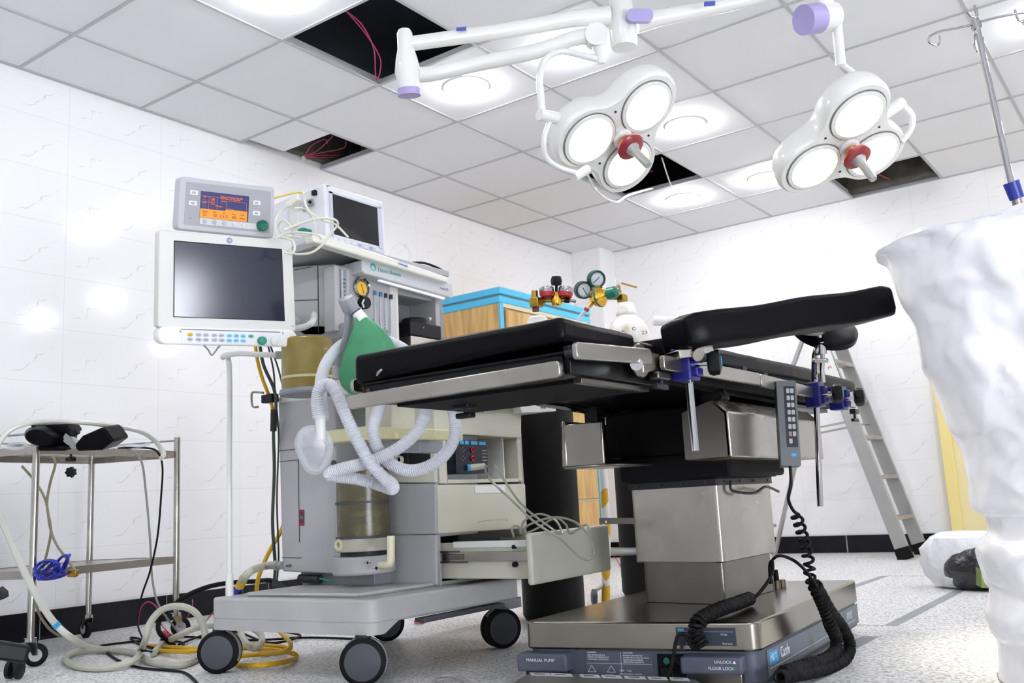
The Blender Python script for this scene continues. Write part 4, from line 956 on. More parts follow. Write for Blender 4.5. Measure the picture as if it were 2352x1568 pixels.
def caster(p, axis, R_, name='caster', par=am, m1=CASTG, m2=RUBBER, fork=True, w=.05, top=.13):
    p = V(p); ax = V(axis).normalized(); c = V((p.x, p.y, R_))
    t_ = MB().cyl(V((p.x, p.y, R_ * 1.5)) - V((ax.y, -ax.x, 0)) * -.0, V((p.x, p.y, top)), .022).build(name, DARKG, par, bevel=.002)
    for s_ in (-1, 1):
        MB().lathe([(R_ * .86, .0), (R_, .004), (R_, w * .36), (R_ * .93, w * .42), (R_ * .80, w * .43)], c + ax * s_ * .006, ax * s_, 44).build('tyre', m2, par)
        MB().lathe([(.001, w * .455), (R_ * .76, w * .455), (R_ * .79, w * .43), (R_ * .79, .0)], c + ax * s_ * .006, ax * s_, 44).build('wheel_cap', m1, par)
    if fork: 
        pts = []; y_ = V((0, 0, 1)); x_ = V((ax.y, -ax.x, 0))
        f1 = [c + (x_ * math.cos(a) + y_ * math.sin(a)) * (R_ * 1.04) for a in [math.radians(k) for k in range(40, 215, 12)]]
        f2 = [c + (x_ * math.cos(a) + y_ * math.sin(a)) * (R_ * .9) for a in [math.radians(k) for k in range(40, 215, 12)]]
        m_ = MB(); m_.quadloft([[a - ax * .006, a + ax * .006, b + ax * .006, b - ax * .006] for a, b in zip(f1, f2)]); m_.build('wheel_guard', GREYD, par)
caster((1.525, -.07, 0), (.55, -.84, 0), .062)
caster((2.12, -.055, 0), (.62, -.79, 0), .062)
caster((2.10, .59, 0), (.86, -.5, 0), .062)
caster((1.58, .6, 0), (.8, -.6, 0), .062)
# push rail on the left
pr0 = V((1.545, -.05, .22)); top = PD(500, 830, proj_d := (pr0 - CAM).dot(FW))
MB().tube(spline([pr0, V((pr0.x, pr0.y, .6)), V((pr0.x, pr0.y, .94)), PD(512, 820, proj_d - .0), PD(545, 812, proj_d), PD(600, 814, proj_d), PD(640, 816, proj_d)], 8), .0085, 14).build('push_rail', OFFW, am)
MB().cyl(pr0, pr0 + V((0, 0, .07)), .0125, .0115).build('rail_foot', OFFW, am)
MB().obox(PD(645, 815, proj_d), RT * .014, UP * .012, FW * .014).build('rail_bracket', GREYP, am, bevel=.002)
# lower body: left block
q = lambda x, y, dd=0.: PY(x, y, YB1 + dd)
def slab(name, pts, Y, dep, m, par=am, bev=.006, seg=3): return MB().prism([PY(x, y, Y) for x, y in pts], (0, dep, 0)).build(name, m, par, bevel=bev, seg=seg)
slab('left_block', [(638, 915), (770, 905), (772, 1318), (648, 1312)], YB1, .36, GREYP)
MB().bar(q(640, 1035, -.001), q(770, 1022, -.001), .002, .002, hint=V((0, 1, 0))).bar(q(642, 1060, -.001), q(690, 1055, -.001), .002, .002, hint=V((0, 1, 0))).bar(q(685, 1055, -.001), q(688, 1245, -.001), .0015, .002, hint=V((0, 1, 0))).bar(q(646, 1280, -.001), q(692, 1281, -.001), .002, .002, hint=V((0, 1, 0))).build('panel_joint', INK, am)
MB().prism([q(687, 1170, -.001), q(699, 1170, -.001), q(699, 1207, -.001), q(687, 1207, -.001)], (0, -.001, 0)).build('warning_sticker', mat('dark_red_sticker', '7A2238', .5), am)
for i, c_ in enumerate((INK, TEAL, INK)):
    MB().prism([q(690, 1176 + i * 9, -.002), q(696, 1176 + i * 9, -.002), q(696, 1182 + i * 9, -.002), q(690, 1182 + i * 9, -.002)], (0, -.0006, 0)).build('sticker_mark', c_, am)
text('AGSS', q(657, 1299, -.0), V((1, 0, 0)), (0, 0, 1), .012, INK, am)
MB().cyl(q(767, 1063, -.004), q(767, 1063), .009).build('round_badge', INK, am)
slab('left_block_lid', [(636, 925), (640, 908), (720, 880), (775, 872), (800, 880), (800, 905), (770, 912)], YB1 - .004, .37, OFFW)
# middle block with the bellows
slab('centre_back', [(765, 915), (985, 925), (985, 1235), (765, 1235)], .30, .25, GREYP)
slab('lower_right_panel', [(845, 1112), (999, 1110), (1001, 1226), (846, 1226)], .272, .014, GREYP, bev=.003)
slab('lower_right_panel', [(846, 1229), (1001, 1228), (1003, 1343), (850, 1338)], .272, .014, GREYP, bev=.004)
slab('upper_grey_panel', [(880, 925), (998, 925), (999, 1108), (880, 1108)], .274, .014, CREAM, bev=.003)
slab('pedestal', [(690, 1312), (860, 1316), (860, 1360), (695, 1352)], .2, .2, GREYD, bev=.003)
MB().cyl(q(690, 1328, .02), q(735, 1330, .02), .014).build('drain_cup', DARKG, am)
MB().cyl(q(735, 1328, .01), q(765, 1334, .01), .003).build('green_tube_stub', TEAL, am)
bc = PY(836, 1300, .19); bc.z = 0
zb = lambda y: PY(838, y, .12).z
MB().lathe([(.01, zb(1322)), (.092, zb(1322)), (.097, zb(1318)), (.097, zb(1282)), (.093, zb(1278)), (.01, zb(1278))], bc, n=40).build('bellows_tray', GREYP, am, bevel=.003)
MB().lathe([(.07, zb(1282)), (.07, zb(1080))], bc, n=40).build('bellows_recess', DARKG, am)
slab('recess_cheek', [(768, 1080), (780, 1080), (782, 1282), (770, 1300)], .13, .12, GREYP, bev=.003)
b2_ = PY(834, 1160, .185); b2_.z = 0
MB().lathe([(.078, zb(1268)), (.086, zb(1266)), (.086, zb(1235)), (.083, zb(1232))], b2_, n=40).build('bellows_collar', mat('smoky_collar', 'A4A294', .3), am)
MB().lathe([(.081, zb(1232)), (.082, zb(1075)), (.078, zb(1072)), (.001, zb(1071))], b2_, n=40).build('bellows_canister', AMBER, am)
MB().lathe([(.062, zb(1232)), (.064, zb(1210)), (.058, zb(1195)), (.064, zb(1180)), (.058, zb(1165)), (.064, zb(1150)), (.058, zb(1135)), (.06, zb(1100))], b2_, n=32).build('absorber_granules', mat('soda_lime', '8F8A6A', .9, bump=.6, bscale=160, var=.4, vscale=60), am)
for y in (1152, 1234): MB().lathe([(.081, zb(y) - .004), (.0865, zb(y) - .004), (.0865, zb(y) + .003), (.081, zb(y) + .003)], b2_, n=40).build('sealing_ring', mat('slate_ring', '3C4048', .5), am)
MB().lathe([(.008, .004), (.008, .012), (.014, .013), (.018, .01), (.018, 0)], PY(783, 1251, .11), (0, -1, 0), 24).build('drain_knob', BEIGE, am)
el = PY(898, 1300, .10)
MB().tube(spline([PY(898, 1230, .09), PY(898, 1265, .09), PY(897, 1290, .09), PY(890, 1297, .095), PY(874, 1298, .11)], 6), .0115, 16).build('cream_elbow_pipe', mat('ivory_pipe', 'D6D3B4', .4), am)
f = Face(PY(830, 1287, .105), PY(878, 1287, .105), PY(878, 1312, .105), PY(830, 1312, .105))
for u, v, r in ((.3, .2, .004), (.72, .7, .005)):
    c = PY(830 + 48 * u, 1287 + 25 * v, .108); MB().lathe([(r, 0), (r, .001), (r * .75, .001), (r * .75, 0)], c, (0, -1, 0), 20).bar(c + V((-.014, 0, 0)), c + V((.014, 0, 0)), .001, .001, hint=V((0, 1, 0))).build('port_symbol', INK, am)
# side gas outlet with hose
MB().cyl(q(650, 1298), q(622, 1298), .013).build('gas_outlet', ALU, am); MB().cyl(q(640, 1298), q(632, 1298), .0155).build('outlet_nut', ALU, am)
# beige arm with the absorber ports
slab('absorber_arm', [(740, 990), (840, 978), (1000, 985), (1000, 1010), (880, 1008), (750, 1018)], -.01, .12, BEIGE, bev=.004)
MB().cyl(PY(910, 1006, -.01), PY(910, 994, -.01) + V((0, -.002, 0)), .01).build('arm_port', BEIGE, am)
slab('valve_housing', [(838, 925), (900, 925), (900, 985), (838, 985)], .05, .1, CREAM, bev=.004)
slab('black_port_block', [(885, 1040), (937, 1040), (937, 1070), (885, 1070)], .10, .1, DARK, bev=.002)
MB().lathe([(.010, 0), (.010, .012), (.013, .012), (.013, 0)], PY(920, 1056, .1), (0, -1, 0), 24).build('port_ring', CREAM, am)
MB().lathe([(.02, 0), (.016, .012), (.016, .03)], PY(848, 1045, .02), (0, 0, -1), 20).build('green_port', TEAL, am)
slab('arm_support', [(852, 1008), (965, 1008), (965, 1040), (855, 1040)], .06, .1, GREYD, bev=.003)
# right-hand (drawer) side
XF = 2.10
def xslab(name, pts, X, dep, m, par=am, bev=.004, seg=3): return MB().prism([PX(x, y, X) for x, y in pts], (-dep, 0, 0)).build(name, m, par, bevel=bev, seg=seg)
xslab('drawer_tower_back', [(1003, 930), (1200, 935), (1212, 1320), (1006, 1343)], XF - .36, .12, GREYP, bev=.004)
y0_, y1_ = PX(1003, 1112, XF).y + .004, PX(1207, 1110, XF).y
MB().box((XF - .46, y0_, .222), (XF - .36, y1_, .79)).box((XF - .46, y1_ - .015, .222), (XF - .005, y1_, .79)).box((XF - .46, y0_, .222), (XF - .005, y0_ + .012, .79)).box((XF - .46, y0_, .222), (XF - .01, y1_, .235)).build('drawer_tower', GREYP, am, bevel=.003)
tf = xslab('lid_front', [(1002, 926), (1198, 936), (1198, 1006), (1003, 994)], XF + .005, .45, CREAM)
MB().cyl(PX(1113, 941, XF + .005), PX(1113, 941, XF + .011), .009).build('lock', CHROME, tf)
ledge = xslab('work_tray', [(1050, 921), (1275, 927), (1278, 944), (1200, 948), (1195, 935), (1050, 931)], XF + .04, .5, OFFW, bev=.002)
lx = PX(1242, 935, XF + .042); text('Ohmeda', lx, V((0, 1, 0)), V((0, 0, 1)), .009, INK, ledge)
# module bay (open box)
zb0, zb1 = PX(1100, 1108, XF).z, PX(1100, 1000, XF).z
ym = PX(1025, 1050, XF).y; ym2 = PX(1190, 1050, XF).y
MB().box((XF - .3, y0_ + .012, zb0), (XF, ym, zb1)).box((XF - .3, ym2, zb0), (XF, y1_ - .015, zb1)).box((XF - .3, ym, zb0), (XF, ym2, zb0 + .012)).box((XF - .30, ym, zb0), (XF - .28, ym2, zb1)).build('module_bay', CREAM, am, bevel=.003)
MB().box((XF - .28, ym2 - .06, zb0 + .012), (XF - .02, ym2 - .055, zb1)).build('bay_divider', OFFW, am)
md = xslab('gas_module', [(1047, 1008), (1120, 1012), (1122, 1086), (1050, 1088)], XF + .012, .16, mat('module_navy_black', '141A26', .4), bev=.003)
fm = Face(PX(1052, 1008, XF + .012), PX(1120, 1012, XF + .012), PX(1122, 1086, XF + .012), PX(1054, 1088, XF + .012))
for u in (.08, .28, .5, .62): pass
for u, w_ in ((.06, .12), (.22, .12), (.42, .22), (.7, .22)): fm.rect(MB(), u, .04, u + w_, .14, 0, .001).build('blue_label', CYANM, md)
for v in (.30, .55):
    c = fm.p(.45, v, 0); MB().lathe([(.007, 0), (.009, .004), (.006, .006), (.005, 0)], c, fm.n, 20).build('red_port', RED, md)
    for du, dv in ((.1, 0), (.2, 0), (.15, -.06), (.15, .06)): MB().cyl(fm.p(du, v + dv), fm.p(du, v + dv, .001), .0016, n=8).build('pin', ALU, md)
for v in (.3, .4, .5, .6): fm.rect(MB(), .8, v, .95, v + .015, 0, .0006).build('printed_line', WPRINT, md)
pl_ = MB().cyl(fm.p(.3, .83, 0), fm.p(.62, .80, .03), .011, .0095).build('sensor_plug', CREAM, md); MB().cyl(fm.p(.27, .83, -.001), fm.p(.33, .83, .004), .0115).build('plug_ring', CYANM, md)
MB().cyl(fm.p(.75, .78, 0), fm.p(.85, .80, .02), .004).build('tube_fitting', CLEAR, md)
# closed drawer
dw = xslab('drawer', [(1001, 1113), (1207, 1111), (1211, 1213), (1003, 1226)], XF + .006, .44, CREAM)
fd = Face(PX(1001, 1113, XF + .006), PX(1207, 1111, XF + .006), PX(1211, 1213, XF + .006), PX(1003, 1226, XF + .006))
fd.rrect(MB(), .4, .03, .74, .19, 0, .003, r=.006).build('handle', OFFW, dw, bevel=.001)
m_ = MB(); 
for a_, b_ in (((.43, .84), (.43, .79)), ((.43, .79), (.75, .76)), ((.75, .76), (.76, .82))): m_.bar(fd.p(*a_, .0004), fd.p(*b_, .0004), .0008, .0006, hint=fd.n)
m_.build('label_outline', GREYD, dw)
# open drawer
XO = 2.45
zt, zb_ = .373, .232
oy0, oy1 = PX(1222, 1300, XO).y, PX(1402, 1260, XO).y
od = MB().prism([(XO, oy0, zt), (XO, oy1, zt + .003), (XO, oy1, zb_), (XO, oy0, zb_ - .004)], (-.02, 0, 0)).build('drawer', CREAM, am, bevel=.008, seg=4)
dy0, dy1 = y0_ + .02, y1_ - .025
MB().box((XF - .1, dy0, .243), (XO - .018, dy0 + .006, .345)).box((XF - .1, dy1 - .006, .243), (XO - .018, dy1, .345)).box((XF - .1, dy0, .243), (XO - .018, dy1, .247)).box((XF - .1, dy0 - .0, .343), (XO - .018, dy0 + .02, .349)).build('drawer_tray', CREAM, od, bevel=.002)
MB().box((XF + .04, dy0 - .006, .333), (XO - .018, dy0 + .001, .353)).build('drawer_rim', OFFW, od, bevel=.002)
MB().box((XF - .02, dy0 - .012, .294), (XO - .02, dy0 - .002, .322)).build('drawer_slide', STEEL, od, bevel=.001)
MB().box((XF - .01, dy0 - .016, .29), (XF + .10, dy0 - .010, .295)).box((XF - .01, dy0 - .016, .321), (XF + .07, dy0 - .010, .326)).box((XF + .01, dy0 - .017, .300), (XF + .085, dy0 - .011, .316)).build('slide_cage', STEELD, od, bevel=.001)
MB().cyl((XF + .27, dy0 - .010, .284), (XF + .27, dy0, .284), .008).cyl((XF + .27, dy0 - .010, .334), (XF + .27, dy0, .334), .006).build('slide_stop', DARK, od)
MB().box((XF - .34, y0_ + .013, .236), (XF - .30, y1_ - .016, .36)).build('drawer_cavity', DARKG, am)
# upper body: canister, head box, shelf, header
uc = PD(706, 790, 2.86); za = lambda y: PD(706, y, 2.86).z
uc0 = V((uc.x, uc.y, 0))
MB().lathe([(.076, za(905)), (.078, za(900)), (.078, za(783)), (.072, za(779)), (.001, za(778))], uc0, n=40).build('bellows_dome', mat('amber_dome', '9A8636', .2, alpha=.85, var=.3, vscale=10), am)
MB().lathe([(.066, za(900)), (.066, za(870)), (.05, za(860)), (.001, za(858))], uc0, n=32).build('bellows_disc', mat('ochre_bellows', 'B29B4E', .5), am)
MB().lathe([(.079, za(874)), (.0795, za(874)), (.0795, za(868)), (.079, za(868))], uc0, n=40).build('dome_mark_ring', BEIGE, am)
MB().lathe([(.082, za(910)), (.086, za(906)), (.084, za(898)), (.078, za(896))], uc0, n=40).build('dome_collar', GREYD, am)
for y in (800, 815, 830, 845): MB().obox(PD(748, y, 2.79), RT * .005, UP * .0008, FW * .0008).build('dome_scale_mark', OFFW, am)
slab('head_box', [(655, 612), (768, 606), (770, 752), (740, 772), (700, 772), (655, 745)], .12, .26, GREYP, bev=.006)
MB().bar(PY(675, 690, .119), PY(730, 688, .119), .002, .002, hint=V((0, 1, 0))).bar(PY(730, 610, .119), PY(732, 765, .119), .002, .002, hint=V((0, 1, 0))).bar(PY(675, 620, .119), PY(715, 613, .119), .0015, .002, hint=V((0, 1, 0))).build('panel_joint', INK, am)
MB().lathe([(.005, 0), (.125, 0), (.135, .01), (.135, .05), (.12, .06), (.005, .062)], (PY(690, 600, .27).x, .30, PY(690, 602, .15).z), n=48).build('round_cap', OFFW, am)
MB().lathe([(.005, -.003), (.137, -.003), (.137, .001), (.005, .001)], (PY(690, 600, .27).x, .30, PY(690, 602, .15).z), n=48).build('cap_groove', INK, am)
MB().prism([PY(655, 745, .12), PY(690, 785, .12), PY(775, 778, .12), PY(798, 740, .12)], (0, .2, 0)).build('head_underside', GREYD, am, bevel=.01)
MB().tube(spline([PY(665, 755, .05), PY(700, 750, .05), PY(718, 738, .06), PY(722, 722, .1)], 6), .0105, 14).build('monitor_arm_tube', OFFW, am)
XH = 1.85
XA = PY(770, 650, .12).x + .0
def xq(x, y, dd=0.): return PX(x, y, XH + dd)
fp_ = xslab('flow_panel', [(768, 608), (803, 618), (806, 768), (770, 758)], PY(770, 650, .12).x + .012, .05, GREYP, bev=.003)
XF2 = PY(770, 650, .12).x + .013
ft_ = MB().prism([PX(780, 615, XF2), PX(795, 619, XF2), PX(796, 688, XF2), PX(781, 684, XF2)], (.001, 0, 0)).build('auxiliary_flowmeter', mat('mirror_slot', '8A8F94', .15, metal=.6), am)
MB().cyl(PX(785, 620, XF2 + .004), PX(786, 684, XF2 + .004), .004).build('flow_tube', CLEAR, ft_)
for k in range(5): MB().prism([PX(790, 640 + k * 9, XF2 + .002), PX(793, 641 + k * 9, XF2 + .002), PX(793, 643 + k * 9, XF2 + .002), PX(790, 642 + k * 9, XF2 + .002)], (.0006, 0, 0)).build('scale_mark', INK, ft_)
gp = xslab('gauge_panel', [(803, 622), (850, 640), (851, 800), (806, 790)], XH + .005, .05, GREYP, bev=.003)
gc = xq(828, 661, .006)
MB().lathe([(.026, 0), (.034, .002), (.036, .008), (.033, .013), (.030, .011), (.030, .006)], gc, (1, 0, 0), 40).build('pressure_gauge', CHROME, am)
gd = MB().lathe([(.030, .004), (.030, .007), (.001, .007)], gc, (1, 0, 0), 40).build('gauge_dial', mat('grey_dial_rim', '6E675C', .4), am)
MB().lathe([(.023, .007), (.023, .0078), (.001, .008)], gc + V((0, -.001, -.003)), (1, 0, 0), 32).build('dial_yellow', mat('dial_yellow_ink', 'E0BE32', .5), gd)
nd_ = V((0, .35, -1)).normalized()
MB().bar(gc + V((.009, 0, 0)) - nd_ * .012, gc + V((.009, 0, 0)) + nd_ * .022, .004, .001, hint=V((1, 0, 0))).build('needle', mat('orange_needle', 'E0561E', .5), gd)
for k in range(9):
    a = math.radians(-60 + 300 * k / 8); dd_ = V((0, math.cos(a), math.sin(a))); MB().bar(gc + V((.0085, 0, 0)) + dd_ * .024, gc + V((.0085, 0, 0)) + dd_ * .028, .0015, .0006, hint=V((1, 0, 0))).build('dial_mark', WPRINT, gd)
MB().lathe([(.02, 0), (.021, .02), (.019, .024), (.001, .024)], xq(831, 697, .006), (1, .0, 0), 32).build('selector_knob', DARK, am)
MB().tube([xq(836, 688, .032), xq(832, 696, .032), xq(836, 706, .032)], .003).build('knob_pointer', WPRINT, am)
fl_ = xslab('flowmeter_frame', [(850, 640), (914, 657), (918, 800), (852, 790)], XH + .002, .05, mat('warm_white_frame', 'DAD6CC', .4), bev=.002)
MB().prism([xq(852, 664, .003), xq(909, 677, .003), xq(912, 795, .003), xq(853, 785, .003)], (.001, 0, 0)).build('flowmeter_back', mat('pearl_back', 'BFC1C0', .3), fl_)
for k, (x, c_) in enumerate(((861, CYANM), (874, CYANM), (886, DARKG), (898, DARKG))):
    tb_ = MB().cyl(xq(x, 668 + k * 3, .009), xq(x + 2, 795, .009), .0042, n=14).build('flow_tube', CLEAR, fl_)
    MB().cyl(xq(x, 668 + k * 3, .008), xq(x, 678 + k * 3, .008), .0062, n=14).build('tube_cap', mat('slate_blue_cap', '3F6F98', .4) if k < 2 else c_, fl_)
    m_ = MB()
    for j in range(12):
        p0 = xq(x - 4, 686 + j * 8 + k * 2, .0046); m_.box((p0.x, p0.y, p0.z), (p0.x + .0005, p0.y + .004, p0.z + .0015))
    m_.build('tube_scale', INK, fl_)
# vaporiser bay
MB().prism([xq(914, 660, -.14), xq(1000, 690, -.14), xq(1012, 790, -.14), xq(918, 790, -.14)], (-.02, 0, 0)).build('bay_back', DARKG, am)
pz = xq(1000, 690); MB().box((XH - .16, pz.y - .0, pz.z - .19), (XH, pz.y + .022, pz.z + .03)).build('bay_post', GREYP, am, bevel=.003)
MB().box((XH - .16, xq(918, 700).y, pz.z + .0), (XH - .02, pz.y, pz.z + .02)).build('bay_roof', GREYP, am)
hd = xslab('header', [(832, 597), (850, 591), (1040, 652), (1040, 684), (838, 628), (832, 622)], XH + .055, .2, mat('pale_grey_header', 'C4C6CA', .4), bev=.004)
h0, h1 = PX(868, 619, XH + .055), PX(930, 640, XH + .055)
text('Datex-Ohmeda', h0, V((0, 1, 0)), V((0, 0, 1)), .0185, TPRINT, hd, squeeze=.95)
hc_ = PX(857, 613, XH + .0555)
MB().lathe([(.0125, 0), (.0125, .0008), (.001, .0008)], hc_, (1, 0, 0), 28).build('logo_disc', TPRINT, hd)
MB().lathe([(.0075, .0008), (.0075, .0014), (.001, .0014)], hc_ + V((0, -.002, -.003)), (1, 0, 0), 24).build('logo_dot', mat('pale_grey_header', 'C4C6CA'), hd)
MB().lathe([(.0015, 0), (.0015, .0008), (.0001, .0008)], PX(862, 605, XH + .0555), (1, 0, 0), 12).build('logo_spark', mat('orange_needle', ''), hd)
text('Aestiva/5', PX(1010, 661, XH + .055), V((0, 1, 0)), V((0, 0, 1)), .013, mat('pale_print', '9A9CA4', .5), hd)
LEDM = mat('lit_led_strip', 'F2F0FF', .4, emit=.12)
MB().prism([PX(872, 640, XH + .04), PX(1022, 683, XH + .04), PX(1022, 687, XH + .04), PX(872, 645, XH + .04)], (-.01, 0, 0)).build('light_strip', LEDM, am)
sh = xslab('top_shelf', [(716, 540), (735, 536), (1030, 636), (1030, 650), (740, 560), (722, 556)], XH + .085, .04, mat('ivory_shelf_edge', 'E2E0D6', .28), bev=.006, seg=4)
s0 = PX(735, 540, XH + .045); s1 = PX(1030, 640, XH + .045); zs_ = PX(735, 547, XH + .045).z
MB().box((XH - .33, s0.y + .0, zs_ - .022), (XH + .05, s1.y, zs_)).build('shelf_board', GREYP, am, bevel=.003)
MB().box((XH - .3, xq(830, 600).y, zs_ - .06), (XH + .0, s1.y - .02, zs_ - .022)).build('shelf_support', GREYD, am)
MB().prism([PX(915, 598, XH + .087), PX(938, 606, XH + .087), PX(938, 614, XH + .087), PX(915, 606, XH + .087)], (.0006, 0, 0)).build('paper_sticker', WPRINT, sh)
MB().prism([PX(917, 604, XH + .0877), PX(936, 611, XH + .0877), PX(936, 613, XH + .0877), PX(917, 606, XH + .0877)], (.0004, 0, 0)).build('sticker_line', mat('blue_label', ''), sh)
# tower behind everything (carries shelf)
MB().box((1.56, .36, .80), (1.72, .82, zs_ - .02)).build('rear_column', GREYD, am, bevel=.004)
MB().box((1.58, .18, .80), (XF - .12, y1_, .845)).build('worktop', OFFW, am, bevel=.006)
# vaporiser in the bay (its own unit hung on the rail)
vp = thing('vaporiser', xq(965, 800, -.03), 'small black and steel unit sitting in the open bay of the anaesthesia machine', 'vaporiser')
v0, v1 = xq(964, 738, .01), xq(1011, 752, .01)
MB().box((XH - .13, xq(935, 740).y, v1.z - .045), (XH + .015, v1.y, v1.z + .005)).build('black_cover', DARK, vp, bevel=.004)
MB().box((XH - .125, xq(938, 740).y, v1.z - .13), (XH + .01, v1.y - .004, v1.z - .045)).build('steel_body', STEEL, vp, bevel=.003)
MB().lathe([(.003, 0), (.003, .0006), (.0005, .0006)], PX(973, 752, XH + .015), (1, 0, 0), 12).build('gold_mark', mat('faded_gold_print', 'A8A05A', .5), vp)
MB().lathe([(.04, 0), (.046, .004), (.046, .018), (.04, .024), (.001, .026)], V((XH - .045, (xq(935, 740).y + v1.y) / 2 + .004, v1.z + .005)), n=24).build('dial_knob', DARK, vp)
MB().prism([PX(984, 728, XH - .0), PX(991, 730, XH), PX(988, 737, XH)], (.002, 0, 0)).build('dial_pointer', WPRINT, vp)
# manual breathing arm
aT = PD(795, 690, 2.60)
MB().lathe([(.001, -.004), (.021, 0), (.022, .004), (.021, .035), (.014, .04)], PD(793, 684, 2.60), (RT * .25 - UP * .7 + FW * .3), 28).build('bag_arm_head', GREYD, am)
MB().cyl(PD(800, 692, 2.6), PD(822, 722, 2.6), .017, .016).build('bag_port', GREYD, am)
MB().tube(spline([PD(803, 706, 2.61), PD(800, 760, 2.63), PD(786, 815, 2.66), PD(778, 848, 2.68)], 6), .0135, 16).build('bag_arm', GREYD, am)
MB().cyl(PD(779, 838, 2.68), PD(780, 868, 2.68), .02).build('arm_socket', GREYP, am)
MB().cyl(PD(795, 885, 2.7), PD(815, 890, 2.7), .012).build('amber_knob', mat('amber_knob', 'C08A30', .4), am)
# clip on the left
MB().obox(PY(620, 915, .12), (.028, 0, 0), (0, .015, 0), (0, 0, .014)).build('strap_bracket', DARK, am, bevel=.003)
MB().tube(spline([PY(605, 902, .12), PY(585, 900, .12), PY(578, 905, .12), PY(580, 932, .12), PY(592, 934, .12)], 5), .004, 8).build('strap_clip', STEEL, am)

# ventilator display and monitor screen
def bevel_screen(t, tl, tr, br, bl, back, m, name='bezel', r=.012):
    f = Face(tl, tr, br, bl); f.rrect(MB(), 0, 0, 1, 1, -back, 0, r=r).build(name, m, t, bevel=.004, seg=3); return f
vd = thing('ventilator_display', PD(520, 540, 2.74), 'small grey ventilator display with lit orange and blue screen above the large monitor', 'display')
DGREY = mat('display_panel_grey', '9FA1A5', .45)
vtl, vtr, vbl = PD(415, 404, 2.66), PD(632, 430, 2.84), PD(407, 526, 2.66)
f = bevel_screen(vd, vtl, vtr, PP(628, 548, vtl, (vtr - vtl).cross(vbl - vtl)), vbl, .045, mat('display_bezel', 'B9BABF', .4))
f.rrect(MB(), .06, .09, .955, .9, -.0005, .0008, r=.004).build('front_panel', DGREY, vd)
scr = f.rect(MB(), .21, .235, .715, .735, .0008, .002).build('screen', mat('screen_navy_lit', '2C2F5E', .3, emit=.12), vd)
OR = mat('screen_orange_lit', 'E08A20', .4, emit=.08)
f.rect(MB(), .21, .565, .70, .735, .002, .0024).build('orange_bar', OR, scr); f.rect(MB(), .47, .535, .70, .57, .002, .0024).build('orange_bar', OR, scr)
NB = mat('screen_dark_text', '5A3A2A', .5); OT = mat('screen_orange_text', 'E8743A', .4, emit=.1)
for u, s_, s2 in ((.26, '21', 'Oxygen'), (.36, '10', 'Rate'), (.455, '1:1.5', 'I:E'), (.56, '40', 'Pmax'), (.65, 'Setup', 'Push')):
    text(s_, f.p(u, .675, .0024), f.x, f.y, .0125 if len(s_) < 5 or ':' in s_ else .007, NB, scr, align='CENTER', lift=.0002)
    text(s2, f.p(u, .612, .0024), f.x, f.y, .0058, NB, scr, align='CENTER', lift=.0002)
for u, v, s_, z in ((.41, .30, 'Volume Mode Standby', .0075), (.41, .335, 'Monitors in Standby', .0075), (.25, .345, 'TV', .007), (.335, .36, 'O2', .006), (.335, .395, '???', .012), (.25, .395, '----', .008), (.25, .455, 'MV', .007), (.25, .51, '----', .008), (.335, .46, 'Rate', .006), (.335, .51, '--', .008), (.42, .385, 'Pmean', .006), (.42, .42, '---', .007), (.40, .49, 'Pmean', .008)):
    text(s_, f.p(u, v, .0022), f.x, f.y, z, OT, scr, align='LEFT' if u > .4 else 'CENTER', lift=.0002)
m_ = MB()
for a, b in (((.215, .325), (.40, .325)), ((.215, .43), (.38, .43)), ((.295, .325), (.295, .56)), ((.38, .33), (.38, .56)), ((.48, .37), (.48, .52)), ((.49, .37), (.69, .37)), ((.69, .37), (.69, .54)), ((.48, .52), (.56, .52))):
    m_.bar(f.p(*a, .0023), f.p(*b, .0023), .0007, .0004, hint=f.n)
m_.build('screen_grid', OT, scr)
for u, v in ((.10, .24), (.095, .44), (.76, .30), (.76, .50)):
    f.rrect(MB(), u, v, u + .08, v + .085, .0008, .0025, r=.002).build('button', OFFW, vd)
    MB().bar(f.p(u + .02, v + .045, .003), f.p(u + .055, v + .045, .003), .006, .0004, hint=f.n).build('button_symbol', GREYP, vd)
f.rect(MB(), .215, .745, .82, .86, .0008, .0016).build('key_strip', mat('pale_key_strip', 'C9CACD', .45), vd)
for k in range(5):
    MB().lathe([(.0065, 0), (.006, .0015), (.001, .002)], f.p(.265 + .1 * k, .80, .0016), f.n, 20).build('round_key', mat('round_key_grey', 'ABADB4', .45) if k < 3 else MATS['pale_key_strip'], vd)
MB().cyl(f.p(.12, .77, .0008), f.p(.12, .77, .0014), .0012, n=8).build('indicator', INK, vd)
MB().lathe([(.016, 0), (.0165, .016), (.014, .02), (.009, .0185), (.001, .0185)], f.p(.86, .775, .001), f.n, 14).build('rotary_knob', GREENK, vd)
MB().obox(f.p(.5, .55, -.07), f.x * .03, f.y * .03, f.n * .03).build('rear_mount', GREYD, vd)

